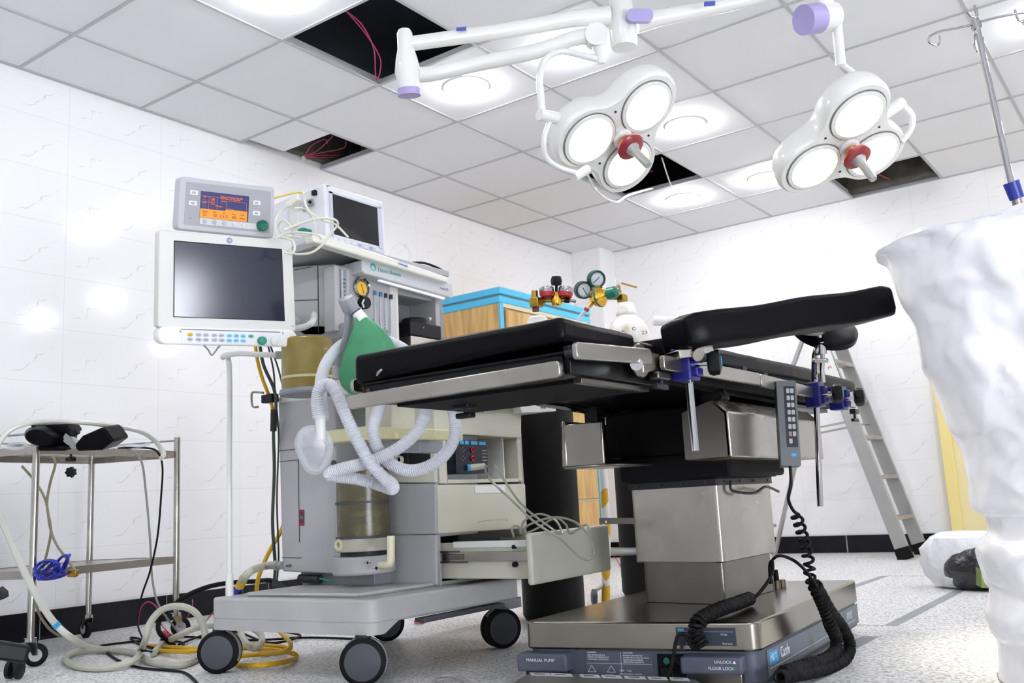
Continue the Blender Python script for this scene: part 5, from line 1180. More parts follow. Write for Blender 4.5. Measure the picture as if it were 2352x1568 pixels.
mo = thing('patient_monitor', PD(530, 800, 2.72), 'large off-white monitor with blank dark screen and a row of oval keys below it', 'monitor')
tl, tr_, bl2 = PD(365, 527, 2.60), PD(671, 553, 2.81), PD(361, 788, 2.60)
br2 = PP(682, 795, tl, (tr_ - tl).cross(bl2 - tl))
f = Face(tl, tr_, br2, bl2)
BZM = mat('monitor_bezel', 'D3D3CE', .4, var=.03)
f.rrect(MB(), 0, 0, 1, .86, -.05, 0, r=.009).build('bezel', BZM, mo, bevel=.004, seg=3)
f.rrect(MB(), .0, .845, 1.0, 1.01, -.055, .006, r=.023, n=8).build('lower_bezel', mat('monitor_lower', 'E4E4E2', .4), mo, bevel=.005, seg=3)
f.rrect(MB(), .1, .1, .9, .78, -.09, -.05, r=.02).build('rear_housing', OFFW, mo, bevel=.01)
f.rect(MB(), .105, .085, .915, .765, -.0005, .0006).build('screen_rim', DARK, mo)
SCRM = mat('matt_dark_screen', '101830', .14, spec=.55)
f.rect(MB(), .112, .095, .91, .758, .0006, .0010).build('screen', SCRM, mo, smooth=False)
gl = MB().lathe([(.0085, 0), (.0085, .001), (.001, .001)], f.p(.51, .045, .0), f.n, 28).build('maker_badge', mat('badge_blue', '7D8CB0', .5), mo)
text('GE', f.p(.51, .045, .001), f.x, f.y, .009, WPRINT, gl, align='CENTER', lift=.0003)
f.rect(MB(), .155, .867, .87, .875, .006, .0066).build('slot', mat('slot_shadow_plastic', '6C6B78', .6), mo)
kp = f.rrect(MB(), .16, .885, .885, .995, .006, .008, r=.003).build('key_panel', mat('key_panel_white', 'DFE0E4', .45), mo)
f.rect(MB(), .145, .88, .155, .90, .006, .0066).build('latch_slot', GREYD, mo); f.rect(MB(), .885, .87, .895, .89, .006, .0066).build('latch_slot', GREYD, mo)
KG, KY, KC, KT = mat('key_grey', 'B9BAC4', .45), mat('key_yellow', 'E2B61E', .45), mat('key_cyan', '7CCBE8', .45), mat('key_teal', '4FB79F', .45)
for i, u in enumerate((.215, .275, .325, .385, .435, .49, .54, .59, .648)):
    for r_, v in ((0, .922), (1, .965)):
        if i == 8 and r_ == 1: continue
        mm = KY if (i == 0 and r_ == 0) else KC if 5 <= i <= 7 else KT if i == 8 else KG
        c = f.p(u, v - .006, .008); n_ = 24
        k_ = MB().quadloft([[c + f.x * .0082 * math.cos(2 * pi * j / n_) * s_ + f.y * .0052 * math.sin(2 * pi * j / n_) * s_ + f.n * h_ for j in range(n_)] for s_, h_ in ((1, 0), (1, .001), (.85, .0018))]).build('oval_key', mm, mo)
        MB().bar(c - f.x * .004 + f.n * .0019, c + f.x * .004 + f.n * .0019, .0012, .0003, hint=f.n).build('key_legend', mat('key_ink', '5C6274', .6), k_)
MB().lathe([(.0125, 0), (.0125, .012), (.011, .016), (.001, .0165)], f.p(.725, .955, .008), f.n, 32).build('rotary_knob', mat('monitor_knob_teal', '1F8A74', .35), mo)
MB().lathe([(.0125, 0), (.012, .006), (.0085, .008), (.001, .008)], f.p(.82, .955, .007), f.n, 28).build('power_button', OFFW, mo)
MB().cyl(f.p(.975, .81, 0), f.p(.975, .81, .001), .0016, n=8).build('indicator', INK, mo)
MB().cyl(f.p(.6, .6, -.09), PY(690, 745, .14), .02).build('mount_arm', OFFW, mo)
wire('monitor_cable', [f.p(.33, 1.0, -.03), PD(478, 803, 2.7), PD(487, 815, 2.7), PD(502, 797, 2.7), f.p(.46, 1.0, -.03)], .0025, mat('grey_green_cable', '8E9A94', .5), 'small grey cable loop hanging below the large monitor', 'cable')

# box monitor on the shelf
XC = XH + .02
cm = thing('box_monitor', V((XC - .1, PX(815, 560, XC).y, zs_)), 'white box monitor with a deep casing and black screen on top of the anaesthesia machine', 'monitor')
ctl, ctr, cbr, cbl = PX(745, 420, XC), PX(881, 471, XC), PX(880, 572, XC), PX(762, 546, XC)
cbl.y = ctl.y + .005; cbr.y = ctr.y + .006; cbl.z = zs_ + .002; cbr.z = zs_ + .002; ctr.z = ctl.z
f = Face(ctl, ctr, cbr, cbl)
CW = mat('box_monitor_white', 'DEDFE3', .4, var=.07, vscale=12)
m_ = MB(); m_.quadloft([[f.p(0, 0), f.p(1, 0), f.p(1, 1), f.p(0, 1)], [f.p(0, 0, -.05), f.p(1, 0, -.05), f.p(1, 1, -.05), f.p(0, 1, -.05)], [f.p(.03, .05, -.30), f.p(.97, .05, -.30), f.p(.97, 1, -.30), f.p(.03, 1, -.30)]])
m_.build('casing', CW, cm, bevel=.006, seg=3)
BV = mat('inner_bevel_lilac', 'C3C5D2', .4)
for a in ((.06, .12, .94, .15), (.06, .12, .11, .86), (.87, .12, .94, .86)): f.rect(MB(), *a, 0, .004).build('inner_frame', BV, cm)
f.rect(MB(), .11, .15, .87, .83, 0, .0015).build('screen', GLASSD, cm, smooth=False)
f.rect(MB(), .05, .87, .95, .95, 0, .003).build('key_strip', mat('key_strip_lilac', 'C9CCDC', .45), cm)
for k in range(8): f.rect(MB(), .1 + .1 * k, .885, .16 + .1 * k, .93, .003, .0042).build('key', mat('box_key_blue', '9FA8C8', .5) if k in (4, 6) else OFFW, cm)
MB().tube([f.p(.05, .055, .001), f.p(.03, .035, .001), f.p(.08, .02, .001)], .0008, 6).build('logo_line', INK, cm)
# sockets on its left side
for px, py, m_k, w_ in ((722, 443, DARK, .008), (712, 465, ALU, .011), (700, 480, GREYP, .007)):
    MB().obox(PY(px, py, ctl.y - .004), (w_, 0, 0), (0, .006, 0), (0, 0, w_)).build('side_socket', m_k, cm, bevel=.001)
MB().cyl(PY(712, 464, ctl.y - .02), PY(712, 464, ctl.y), .006).build('round_socket', DARK, cm)
MB().obox(PY(690, 500, ctl.y + .03), (.022, 0, 0), (0, .03, 0), (0, 0, .04)).build('side_module', OFFW, cm, bevel=.004)
MB().obox(PY(673, 462, ctl.y - .02), (.028, .0, .008), (0, .006, 0), (-.003, 0, .011)).build('cable_connector_block', mat('pale_ivory', 'E6E5D8', .4), cm, bevel=.003)
# cables on and beside the shelf
def pc_(pts, d=2.72, w=.0): return [PD(x, y, d + w * math.sin(i * 1.7)) for i, (x, y) in enumerate(pts)]
g_ = 'ivory cables piled beside the box monitor'
wire('monitor_cable', pc_([(697, 443), (700, 465), (712, 487), (745, 507), (770, 515), (800, 545)], 2.72, .01), .0032, CABLEW, 'ivory cable running from the side socket across the corner of the box monitor', 'cable')
wire('monitor_cable', pc_([(668, 470), (645, 485), (632, 510), (637, 540), (660, 547), (672, 540), (668, 520), (650, 505), (640, 520), (655, 540), (690, 545)], 2.74, .012), .003, CABLEW, 'ivory cable coiled beside the ventilator display', 'cable')
wire('monitor_cable', pc_([(676, 478), (700, 480), (720, 505), (724, 530), (712, 540), (690, 538)], 2.73, .01), .003, CABLEW, 'ivory cable drooping below the connector block of the box monitor', 'cable')
wire('monitor_cable', pc_([(652, 528), (690, 513), (730, 502), (765, 503), (776, 515), (760, 535), (742, 560), (715, 580), (680, 583), (660, 575)], 2.70, .01), .0035, CABLEW, 'ivory cable looping in front of the shelf corner and down below it', 'cable')
wire('monitor_cable', pc_([(655, 545), (672, 553), (677, 570), (670, 582), (655, 580)], 2.68, .01), .0035, CABLEW, 'short ivory cable hanging behind the upper right corner of the large monitor', 'cable')
wire('monitor_cable', pc_([(632, 548), (660, 535), (700, 534), (730, 540), (738, 548)], 2.72, .008), .003, CABLEW, 'ivory cable lying flat along the shelf corner', 'cable')
wire('yellow_tube', pc_([(700, 444), (685, 442), (660, 446), (620, 458), (590, 470)], 2.95, .01), .0032, mat('pale_yellow_tube', 'D9C85E', .4), 'thin pale yellow tube leading left behind the ventilator display', 'tube')
wire('thin_wire_loop', [PX(895, 586, XH - .05), PX(905, 565, XH - .05), PX(925, 560, XH - .05), PX(941, 580, XH - .05), PX(938, 600, XH - .05)], .0013, OFFW, 'thin white wire loop on the shelf right of the box monitor', 'wire')
wire('black_cable', [PX(948, 603, XH), PX(975, 604, XH - .01), PX(1005, 615, XH), PX(1025, 628, XH + .01), PX(1022, 634, XH + .02), PX(1000, 626, XH + .02)], .0045, RUBBER, 'black cable looped on the right end of the shelf', 'cable')
MB().obox(PX(706, 531, XH - .06), (.012, 0, 0), (0, .03, 0), (0, 0, .004)).build('green_tag', TEAL, bpy.data.objects['monitor_cable.001'])

# breathing bag
bag = thing('breathing_bag', PD(850, 880, 2.58), 'green rubber breathing bag with white collar hanging behind the corner of the table pad', 'breathing bag')
MB().cyl(PD(819, 716, 2.59), PD(835, 737, 2.58), .0155, .0165).build('collar', WHITEP, bag)
MB().lathe([(.017, 0), (.0185, .002), (.017, .005)], PD(817, 714, 2.59), (RT * .6 - UP * .8), 28).build('collar_ring', BLUEGR, bag)
cl_ = [(830, 728, 16), (838, 742, 25), (846, 765, 38), (851, 795, 52), (853, 825, 62), (851, 855, 66), (846, 885, 56), (842, 905, 34), (840, 915, 12)]
rings = []; D_b = 2.58
sp = spline([V(c) for c in cl_], 5)
for i, c in enumerate(sp):
    ring = []; rw = c.z * D_b / FOC
    for j in range(44):
        a = 2 * pi * j / 44
        k = 1 + .13 * abs(math.sin(a * 2.5 + 1.0 + i * .05)) * min(1, i / 10) - .06 + .05 * math.sin(a * 7 + i * .15)
        ring.append(PD(c.x, c.y, D_b) + RT * math.cos(a) * rw * k + FW * math.sin(a) * rw * .6 * k)
    rings.append(ring)
m_ = MB(); m_.quadloft(rings); m_.build('bag', GREENB, bag)

# corrugated breathing hoses
def corr(name, pts, r, label, m=HOSEW, par=None, group=None, pitch=.0048, depth_=.0016, n=18):
    path = resample(spline(pts, 14), pitch / 4); prof = [0, .7, 1, .7]
    ob = MB().tube(path, lambda i: r - depth_ + 2 * depth_ * prof[i % 4], n).build(name, m, par)
    for p in ob.data.polygons: p.use_smooth = True
    return tag(ob, label, 'breathing hose', group)
HD = 2.36
def hp(l): return [PD(x, y, HD + d) for x, y, d in l]
corr('breathing_hose', hp([(733, 960, .0), (728, 925, .0), (733, 895, .0), (752, 882, .0), (770, 897, -.01), (790, 945, -.02), (815, 1000, -.02), (850, 1062, -.03), (880, 1095, -.035), (900, 1112, -.02), (900, 1122, .01), (870, 1113, .03), (820, 1100, .03), (765, 1093, .025), (758, 1086, .02), (790, 1075, .01), (850, 1060, .0), (910, 1032, .01), (955, 995, .02), (975, 955, .03), (978, 920, .04), (965, 880, .1)]), .0146,
     'white corrugated hose folding sharply below the table rail, ending at the face mask')
corr('breathing_hose', hp([(1030, 880, .12), (1033, 915, .06), (1045, 960, .02), (1042, 1010, .0), (1010, 1055, .0), (955, 1080, .0), (905, 1070, .02), (868, 1030, .04), (857, 985, .05), (868, 945, .08), (885, 900, .14)]), .0146,
     'white corrugated hose hanging in one wide loop under the table rail')
corr('breathing_hose', [PD(x, y, d) for x, y, d in ((960, 830, 2.62), (925, 800, 2.66), (880, 780, 2.7), (830, 775, 2.72), (785, 792, 2.68), (752, 830, 2.58), (738, 870, 2.5), (737, 910, 2.43), (740, 945, 2.40), (742, 965, 2.39))], .0146,
     'white corrugated hose arching behind the green breathing bag')
mk = thing('face_mask', PD(722, 1035, HD), 'clear soft anaesthesia face mask hanging from the corrugated hose', 'face mask')
MB().cyl(PD(735, 955, HD), PD(738, 1022, HD - .01), .0135, .0115).build('mask_connector', mat('frosted_connector', 'E3E3E0', .3, alpha=.75), mk)
MB().sphere(PD(738, 1020, HD), .017).build('connector_elbow', MATS['frosted_connector'], mk)
out_ = [(722, 980), (745, 990), (760, 1015), (758, 1045), (747, 1072), (730, 1086), (710, 1082), (697, 1062), (685, 1035), (683, 1008), (697, 986)]
sp = spline([V((x, y, 0)) for x, y in out_], 5, True); cc_ = V((722, 1030, 0)); rings = []
for s_, dz in ((.80, .018), (.93, .024), (1.0, .014), (1.0, .0), (.9, -.01), (.72, -.022), (.45, -.034), (.2, -.038), (.02, -.038)):
    rings.append([PD((p.x - cc_.x) * s_ + cc_.x + (8 if s_ < .5 else 0), (p.y - cc_.y) * s_ + cc_.y, HD + .012 + dz) for p in sp])
m_ = MB(); m_.quadloft(rings, cap=False); m_.build('mask_shell', CLEAR, mk)
MB().tube([PD((p.x - cc_.x) * .93 + cc_.x, (p.y - cc_.y) * .93 + cc_.y, HD + .03) for p in sp], .0095, 12, True).build('mask_cushion', mat('soft_cushion', 'D9DDE2', .25, alpha=.38), mk)

# clear sampling tubes from the module into the open drawer
g_ = 'clear sampling tubes coiled in the open drawer'
T = lambda x, y, d: PD(x, y, d)
wire('sampling_tube', [fm.p(.62, .80, .03), T(1125, 1100, 2.72), T(1175, 1148, 2.66), T(1230, 1200, 2.60), T(1290, 1240, 2.56), T(1330, 1278, 2.54), T(1355, 1284, 2.54), T(1364, 1265, 2.55), T(1352, 1230, 2.58), T(1320, 1198, 2.64), T(1270, 1188, 2.7), T(1215, 1205, 2.75), T(1195, 1225, 2.78)], .0034, CLEART, 'clear tube looping out over the front of the open drawer', 'tube')
wire('sampling_tube', [fm.p(.85, .80, .02), T(1135, 1068, 2.74), T(1160, 1105, 2.7), T(1200, 1160, 2.66), T(1260, 1208, 2.64), T(1290, 1225, 2.66), T(1276, 1195, 2.74), T(1240, 1180, 2.78), T(1205, 1195, 2.8), T(1196, 1222, 2.8)], .0034, CLEART, 'clear tube dropping from the black module into the open drawer', 'tube')
wire('sampling_tube', [T(1180, 1232, 2.72), T(1176, 1212, 2.72), T(1190, 1208, 2.72), T(1200, 1225, 2.74), T(1230, 1215, 2.76), T(1275, 1190, 2.78), T(1300, 1205, 2.75), T(1310, 1225, 2.72), T(1345, 1205, 2.7), T(1355, 1220, 2.66)], .0034, CLEART, 'clear tube curled along the back edge of the open drawer', 'tube')

# ================================================================ LEFT STAINLESS TROLLEY
PA, PB_, PC_ = V((.73, -.24, 0)), V((.592, .42, 0)), V((.19, .28, 0)); PD_ = PA + PC_ - PB_
ct = thing('instrument_trolley', ((PA + PC_) / 2), 'two-shelf stainless steel trolley with thin guard rails against the left wall', 'trolley')
ZT, ZS1, ZS2 = .80, .742, .315
LEGP = mat('scratched_steel_tube', 'B4B1AA', .2, metal=1, var=.25, vscale=14)
for p in (PA, PB_, PC_, PD_):
    MB().cyl(V((p.x, p.y, .085)), V((p.x, p.y, ZT)), .0125, n=20).build('post', LEGP, ct)
    MB().cyl(V((p.x, p.y, .082)), V((p.x, p.y, .094)), .02, n=20).build('caster_plate', CHROME, ct)
    ax = V((.8, -.5, 0)) if p is not PC_ else V((.1, .99, 0)); ax.normalize(); R_ = .038
    c = V((p.x, p.y, R_)) + V((ax.y, -ax.x, 0)) * -.018
    MB().lathe([(.001, -.011), (R_ * .8, -.012), (R_, -.007), (R_, .007), (R_ * .8, .012), (.001, .011)], c, ax, 30).build('caster', RUBBER, ct)
    MB().lathe([(.001, -.014), (R_ * .55, -.0135), (R_ * .55, .0135), (.001, .014)], c, ax, 24).build('wheel_hub', GREYP, ct)
    for s_ in (-1, 1):
        MB().prism([V((p.x, p.y, .084)) + ax * s_ * .015 + V((ax.y, -ax.x, 0)) * .014, V((p.x, p.y, .084)) + ax * s_ * .015 - V((ax.y, -ax.x, 0)) * .022, c + ax * s_ * .015 - V((ax.y, -ax.x, 0)) * .008, c + ax * s_ * .015 + V((ax.y, -ax.x, 0)) * .008], ax * s_ * .0015).build('caster_fork', CHROME, ct)
for z in (ZS1, ZS2):
    P_ = [V((p.x, p.y, z)) for p in (PA, PB_, PC_, PD_)]
    MB().prism([p - V((0, 0, .004)) for p in P_], (0, 0, .003)).build('shelf', STEEL, ct, smooth=False)
    m_ = MB()
    for i in range(4): m_.bar(P_[i] - V((0, 0, .012)), P_[(i + 1) % 4] - V((0, 0, .012)), .0015, .028, hint=V((0, 0, 1)))
    m_.build('shelf_lip', STEEL, ct)
for i, (a, b) in enumerate(((PA, PD_), (PB_, PC_), (PC_, PD_), (PA, PB_))):
    z = ZT - .012
    if i == 3: z = ZT - .004; continue
    MB().cyl(V((a.x, a.y, z)), V((b.x, b.y, z)), .004, n=10).build('guard_rail', CHROME, ct)
# things on it
zt_ = ZS1
sup = thing('padded_support', PZ(150, 1028, zt_), 'black padded support cup with a hand screw lying on the left trolley', 'padded support')
def PT(x, y, d): return PD(x, y, d)
dd = 3.12
MB().quadloft([[PT(c[0] + r[0] * math.cos(a) + r[1] * math.sin(a) * .35, c[1] + r[1] * math.sin(a), dd) + FW * f_ for a in [2 * pi * k / 28 for k in range(28)]] for c, r, f_ in
    (((112, 1000), (2, 2), -.07), ((112, 1000), (30, 18), -.065), ((112, 1001), (45, 26), -.03), ((115, 1001), (48, 27), .02), ((118, 1000), (40, 22), .06), ((118, 1000), (5, 3), .07))]).build('cup', LEATHER, sup)
MB().prism([PT(66, 976, dd - .03), PT(150, 974, dd - .03), PT(163, 992, dd - .03), PT(150, 1000, dd - .03), PT(120, 986, dd - .03), PT(82, 990, dd - .03)], FW * .09).build('cup_flap', LEATHER, sup, bevel=.006)
MB().obox(PT(135, 1026, dd), RT * .045, UP * .008, FW * .05).build('base_pad', LEATHER, sup, bevel=.005)
MB().obox(PT(162, 1012, dd - .02), (RT * .02 - UP * .016), (UP * .011 + RT * .009), FW * .012).build('bracket', CHROME, sup, bevel=.002)
MB().cyl(PT(170, 1013, dd - .03), PT(176, 1024, dd - .03), .003).build('screw_rod', CHROME, sup)
MB().cyl(PT(164, 996, dd - .03), PT(180, 989, dd - .03), .011, n=16).build('hand_screw', DARK, sup)
blk = thing('padded_block', PZ(220, 1032, zt_), 'black padded block leaning on its side on the left trolley', 'padded block')
pb = [PT(x, y, dd - .04) for x, y in ((170, 1022), (188, 1001), (236, 980), (246, 990), (261, 1012), (232, 1034), (176, 1036))]
MB().prism(pb, FW * .13).build('pad', LEATHER, blk, bevel=.008, seg=3)
for i, (y, lbl) in enumerate(((1056, 'upper'), (1086, 'lower'))):
    kn = thing('star_knob', PD(163, y, 3.2), 'black star-shaped hand knob under the top shelf of the left trolley, ' + lbl, 'hand knob', 'star knobs below the trolley shelf')
    rr = .0145 if i == 0 else .0165
    ax = UP if i == 0 else -FW
    c = PD(163, y - 2, 3.16); x_, y_ = basis(V(ax)); n_ = 42
    MB().quadloft([[c + V(ax).normalized() * h + (x_ * math.cos(2 * pi * j / n_) + y_ * math.sin(2 * pi * j / n_)) * rr * s_ * (1 + .13 * math.cos(7 * 2 * pi * j / n_)) for j in range(n_)] for s_, h in ((.5, -.008), (1, -.006), (1, .006), (.5, .009))]).build('knob', DARK, kn)
    MB().cyl(c, PD(163, y - 14, 3.16), .004).build('stem', DARKG, kn)
# bright tube arching over the trolley
CT = mat('pale_clear_hose', 'CFD0C6', .3, alpha=.92)
wire('suction_hose', [PD(-60, 1180, 3.0), PD(-20, 1060, 3.0), PD(10, 1000, 3.02), PD(50, 976, 3.05), PD(110, 966, 3.08), PD(180, 969, 3.12), PD(260, 978, 3.2), PD(320, 990, 3.28), PD(352, 1008, 3.34), PD(370, 1030, 3.36), PD(376, 1044, 3.34), PD(370, 1052, 3.3)], .0085, CT, 'pale clear hose arching over the objects on the left trolley', 'hose')
wire('suction_hose', [PD(-80, 1060, 2.8), PD(-20, 1150, 2.82), PD(10, 1210, 2.85), PD(45, 1290, 2.87), PD(85, 1370, 2.9), PD(125, 1430, 2.95), PD(165, 1465, 3.0), PZ(205, 1486, .015), PZ(260, 1492, .015)], .0105, CT, 'pale hose with a blue band slanting from the left edge down to the floor', 'hose')
MB().cyl(PD(126, 1431, 2.945), PD(134, 1440, 2.955), .0118).build('blue_band', CYANM, bpy.data.objects['suction_hose.001'])
# cream hose loops on the floor
wire('floor_hose', [PZ(470, 1500, .012), PZ(420, 1526, .012), PZ(350, 1520, .012), PZ(300, 1497, .012), PZ(200, 1493, .014), PZ(152, 1508, .012), PZ(170, 1528, .012), PZ(235, 1534, .012), PZ(300, 1520, .02), PZ(322, 1500, .03)], .0115, HOSEC, 'cream hose lying in a flat loop on the floor in front of the left trolley', 'hose', n=12)
wire('floor_hose', [PZ(320, 1502, .014), PD(334, 1468, 3.12), PD(345, 1430, 3.14), PD(372, 1400, 3.15), PD(412, 1392, 3.12), PD(448, 1406, 3.1), PD(468, 1440, 3.08), PD(472, 1480, 3.06), PZ(470, 1505, .014)], .0115, HOSEC, 'cream hose standing up in an arch beside the front left caster', 'hose', n=12)
wire('floor_hose', [PZ(352, 1500, .014), PZ(375, 1478, .014), PZ(405, 1462, .05), PZ(450, 1442, .07), PZ(500, 1436, .06), PZ(545, 1440, .02), PD(560, 1470, 3.2), PD(582, 1488, 3.14), PD(600, 1476, 3.14), PD(598, 1455, 3.2), PD(575, 1440, 3.25)], .0115, HOSEC, 'cream hose passing behind the front left caster and hanging below the machine base', 'hose', n=12)
MB().tube([PZ(318, 1494, .035), PZ(335, 1494, .045), PZ(348, 1496, .035)], .004).build('cable_tie', RUBBER, bpy.data.objects['floor_hose'])
wire('outlet_hose', [PY(632, 1298, YB1), PY(605, 1300, YB1 - .0), PD(575, 1312, 2.92), PD(555, 1335, 2.95), PD(545, 1362, 2.98), PD(540, 1400, 3.05), PD(545, 1440, 3.1)], .0125, mat('beige_hose', 'B9B6A6', .45), 'beige hose with yellow and blue bands curving from the machine outlet behind the base', 'hose')
hb = bpy.data.objects['outlet_hose']
MB().cyl(PD(560, 1327, 2.943), PD(551, 1346, 2.962), .0138).build('yellow_band', YEL, hb); MB().cyl(PD(550, 1348, 2.963), PD(545, 1366, 2.983), .0138).build('blue_band', BLUEC, hb)
# yellow cable coil
def fl_pts(l, z=.008): return [PZ(x, y, z + .006 * (i % 3)) for i, (x, y) in enumerate(l)]
wire('yellow_cable', fl_pts([(340, 1482), (400, 1486), (470, 1490), (560, 1486), (630, 1492), (672, 1500), (680, 1508), (660, 1518), (600, 1527), (550, 1526), (530, 1515), (560, 1505), (620, 1500), (660, 1492), (640, 1484), (560, 1482), (480, 1492), (420, 1496), (360, 1494)]), .0075, YEL, 'thick yellow cable coiled flat on the floor under the left end of the machine', 'cable', n=12)
wire('yellow_cable', [PZ(600, 1500, .02), PZ(655, 1496, .03), PD(668, 1480, 3.05), PD(655, 1462, 3.15), PD(640, 1448, 3.3), PD(600, 1400, 3.4), PD(590, 1345, 3.35), PD(612, 1280, 3.3), PD(645, 1220, 3.3), PD(660, 1180, 3.3)], .0075, YEL, 'yellow cable rising behind the machine base and up beside the grey body', 'cable')
wire('yellow_cable', [PD(586, 790, 3.15), PD(592, 830, 3.15), PD(603, 870, 3.16), PD(620, 915, 3.18), PD(632, 960, 3.2), PD(650, 1000, 3.25)], .006, YEL, 'yellow cable coming down from behind the large monitor', 'cable')
DGC = mat('dark_green_grey_cable', '38443F', .5)
wire('hanging_cable', [PD(597, 795, 3.1), PD(606, 840, 3.1), PD(628, 890, 3.12), PD(634, 930, 3.12), PD(628, 985, 3.12), PD(630, 1080, 3.14), PD(626, 1200, 3.16), PD(632, 1300, 3.2), PD(628, 1345, 3.25)], .0055, DGC, 'dark cable with an inline connector hanging beside the machine body', 'cable')
MB().cyl(PD(629, 940, 3.12), PD(628, 990, 3.12), .0105).build('inline_connector', DARKG, bpy.data.objects['hanging_cable'])
wire('hanging_cable', [PD(616, 795, 3.1), PD(628, 850, 3.1), PD(632, 905, 3.12), PD(640, 1000, 3.14), PD(636, 1150, 3.14), PD(640, 1280, 3.2), PD(634, 1350, 3.25)], .003, DGC, 'thin dark cable hanging close to the left side of the machine body', 'cable')
wire('hanging_cable', [PD(620, 790, 3.1), PD(640, 850, 3.1), PD(652, 900, 3.1)], .003, DGC, 'short dark cable running behind the amber dome', 'cable')
# black floor cables
wire('floor_cable', [PZ(232, 1482, .006), PZ(250, 1502, .005), PZ(285, 1522, .005), PZ(330, 1534, .005), PZ(400, 1540, .005), PZ(425, 1545, .005), PZ(445, 1560, .005), PZ(470, 1590, .005)], .0042, RUBBER, 'black cable snaking over the floor towards the bottom edge', 'cable', n=10)
wire('floor_cable', [PZ(232, 1482, .006), PZ(280, 1476, .006), PZ(330, 1470, .006), PZ(300, 1464, .006), PZ(325, 1480, .006), PZ(400, 1496, .006), PZ(420, 1476, .006), PZ(370, 1468, .006), PZ(430, 1462, .006), PZ(560, 1470, .006), PZ(700, 1464, .006), PZ(790, 1466, .006), PZ(860, 1468, .006)], .0042, RUBBER, 'black cable winding behind the cream hose and under the machine', 'cable', n=10)
wire('floor_cable', [PZ(410, 1480, .01), PZ(470, 1458, .01), PZ(540, 1450, .01), PZ(620, 1476, .01), PZ(690, 1460, .01), PZ(650, 1450, .01)], .0045, RUBBER, 'black cable crossing the floor between the two front casters', 'cable', n=10)
wire('black_hose', [PZ(400, 1482, .012), PD(368, 1455, 3.4), PD(366, 1425, 3.42), PD(395, 1392, 3.45), PD(440, 1362, 3.5), PD(500, 1342, 3.5), PD(580, 1335, 3.5), PD(640, 1340, 3.5), PZ(700, 1400, .012)], .009, RUBBER, 'thick black hose arching along the skirting behind the machine', 'hose')
MB().cyl(PZ(378, 1452, .03), PZ(392, 1462, .02), .0105).build('red_ring', RED, bpy.data.objects['black_hose'])
wire('trolley_cable', [PD(272, 1028, 3.4), PD(300, 1032, 3.4), PD(325, 1060, 3.4), PD(335, 1130, 3.4), PD(344, 1230, 3.4), PD(350, 1330, 3.4), PD(365, 1390, 3.4), PD(400, 1440, 3.5), PZ(420, 1462, .01)], .004, mat('grey_cable_sheath', '8A8D88', .5), 'grey cable hanging from the right end of the left trolley', 'cable')
wire('trolley_cable', [PD(270, 1028, 3.38), PD(330, 1028, 3.38), PD(360, 1036, 3.38), PD(373, 1070, 3.38), PD(370, 1140, 3.38), PD(362, 1230, 3.38), PD(345, 1310, 3.38), PD(325, 1370, 3.38), PD(316, 1430, 3.38), PZ(328, 1466, .01)], .0035, RUBBER, 'black cable hanging from the right end of the left trolley', 'cable')
wire('beige_tube', [PD(50, 1070, 3.35), PD(80, 1105, 3.35), PD(105, 1150, 3.35), PD(115, 1210, 3.35), PD(130, 1250, 3.35), PD(155, 1285, 3.35), PD(172, 1308, 3.35)], .0045, mat('olive_beige_tube', '8D876B', .5), 'olive beige tube hanging behind the left trolley, bending right', 'tube')
wire('beige_tube', [PD(118, 1045, 3.35), PD(127, 1065, 3.35), PD(115, 1110, 3.35), PD(108, 1160, 3.35), PD(117, 1215, 3.35), PD(110, 1260, 3.35), PD(98, 1305, 3.35)], .0045, MATS['olive_beige_tube'], 'olive beige tube hanging behind the left trolley, bending left', 'tube')
wire('beige_tube', [PZ(140, 1462, .01), PD(110, 1440, 3.5), PD(85, 1395, 3.5), PD(80, 1330, 3.5), PD(82, 1290, 3.4)], .005, MATS['olive_beige_tube'], 'olive beige tube under the lower shelf of the left trolley', 'tube')
wire('pink_wire', [PD(318, 1450, 3.5), PD(320, 1405, 3.5), PD(338, 1382, 3.5), PD(360, 1395, 3.5), PD(368, 1430, 3.45), PZ(392, 1458, .01)], .0022, PINK, 'thin pink wire curling up in front of the black skirting', 'wire')
wire('pink_wire', [PD(442, 1376, 3.5), PD(440, 1400, 3.5), PZ(420, 1432, .01)], .0018, PINK, 'short pink wire hanging before the skirting behind the cream arch', 'wire')
wire('pink_wire', [PD(500, 1395, 3.4), PD(484, 1412, 3.4), PZ(470, 1430, .008)], .0022, PINK, 'pink wire end beside the left corner of the machine base', 'wire')
# blue hose coil on the lower shelf
t_b = thing('blue_hose_coil', PZ(120, 1318, ZS2), 'tangled blue hose coil on the lower shelf of the left trolley', 'hose coil')
for k, (cx, cy_, rx, ry, r3) in enumerate(((108, 1308, 28, 22, .2), (112, 1312, 24, 18, 1.1), (100, 1305, 20, 18, 2.0), (140, 1297, 16, 22, .7), (148, 1296, 12, 22, 1.6), (122, 1322, 30, 8, 2.4))):
    pts = [PD(cx + rx * math.cos(a + r3), cy_ + ry * math.sin(a), 3.2 + .04 * math.sin(a * 2 + r3) + .01 * k) for a in [2 * pi * j / 14 for j in range(14)]]
    MB().tube(spline(pts, 4, True), .005, 10, True).build('loop', BLUEC, t_b)
MB().obox(PD(168, 1316, 3.25), RT * .016, UP * .012, FW * .012).build('hose_fitting', BRASS, t_b, bevel=.004)
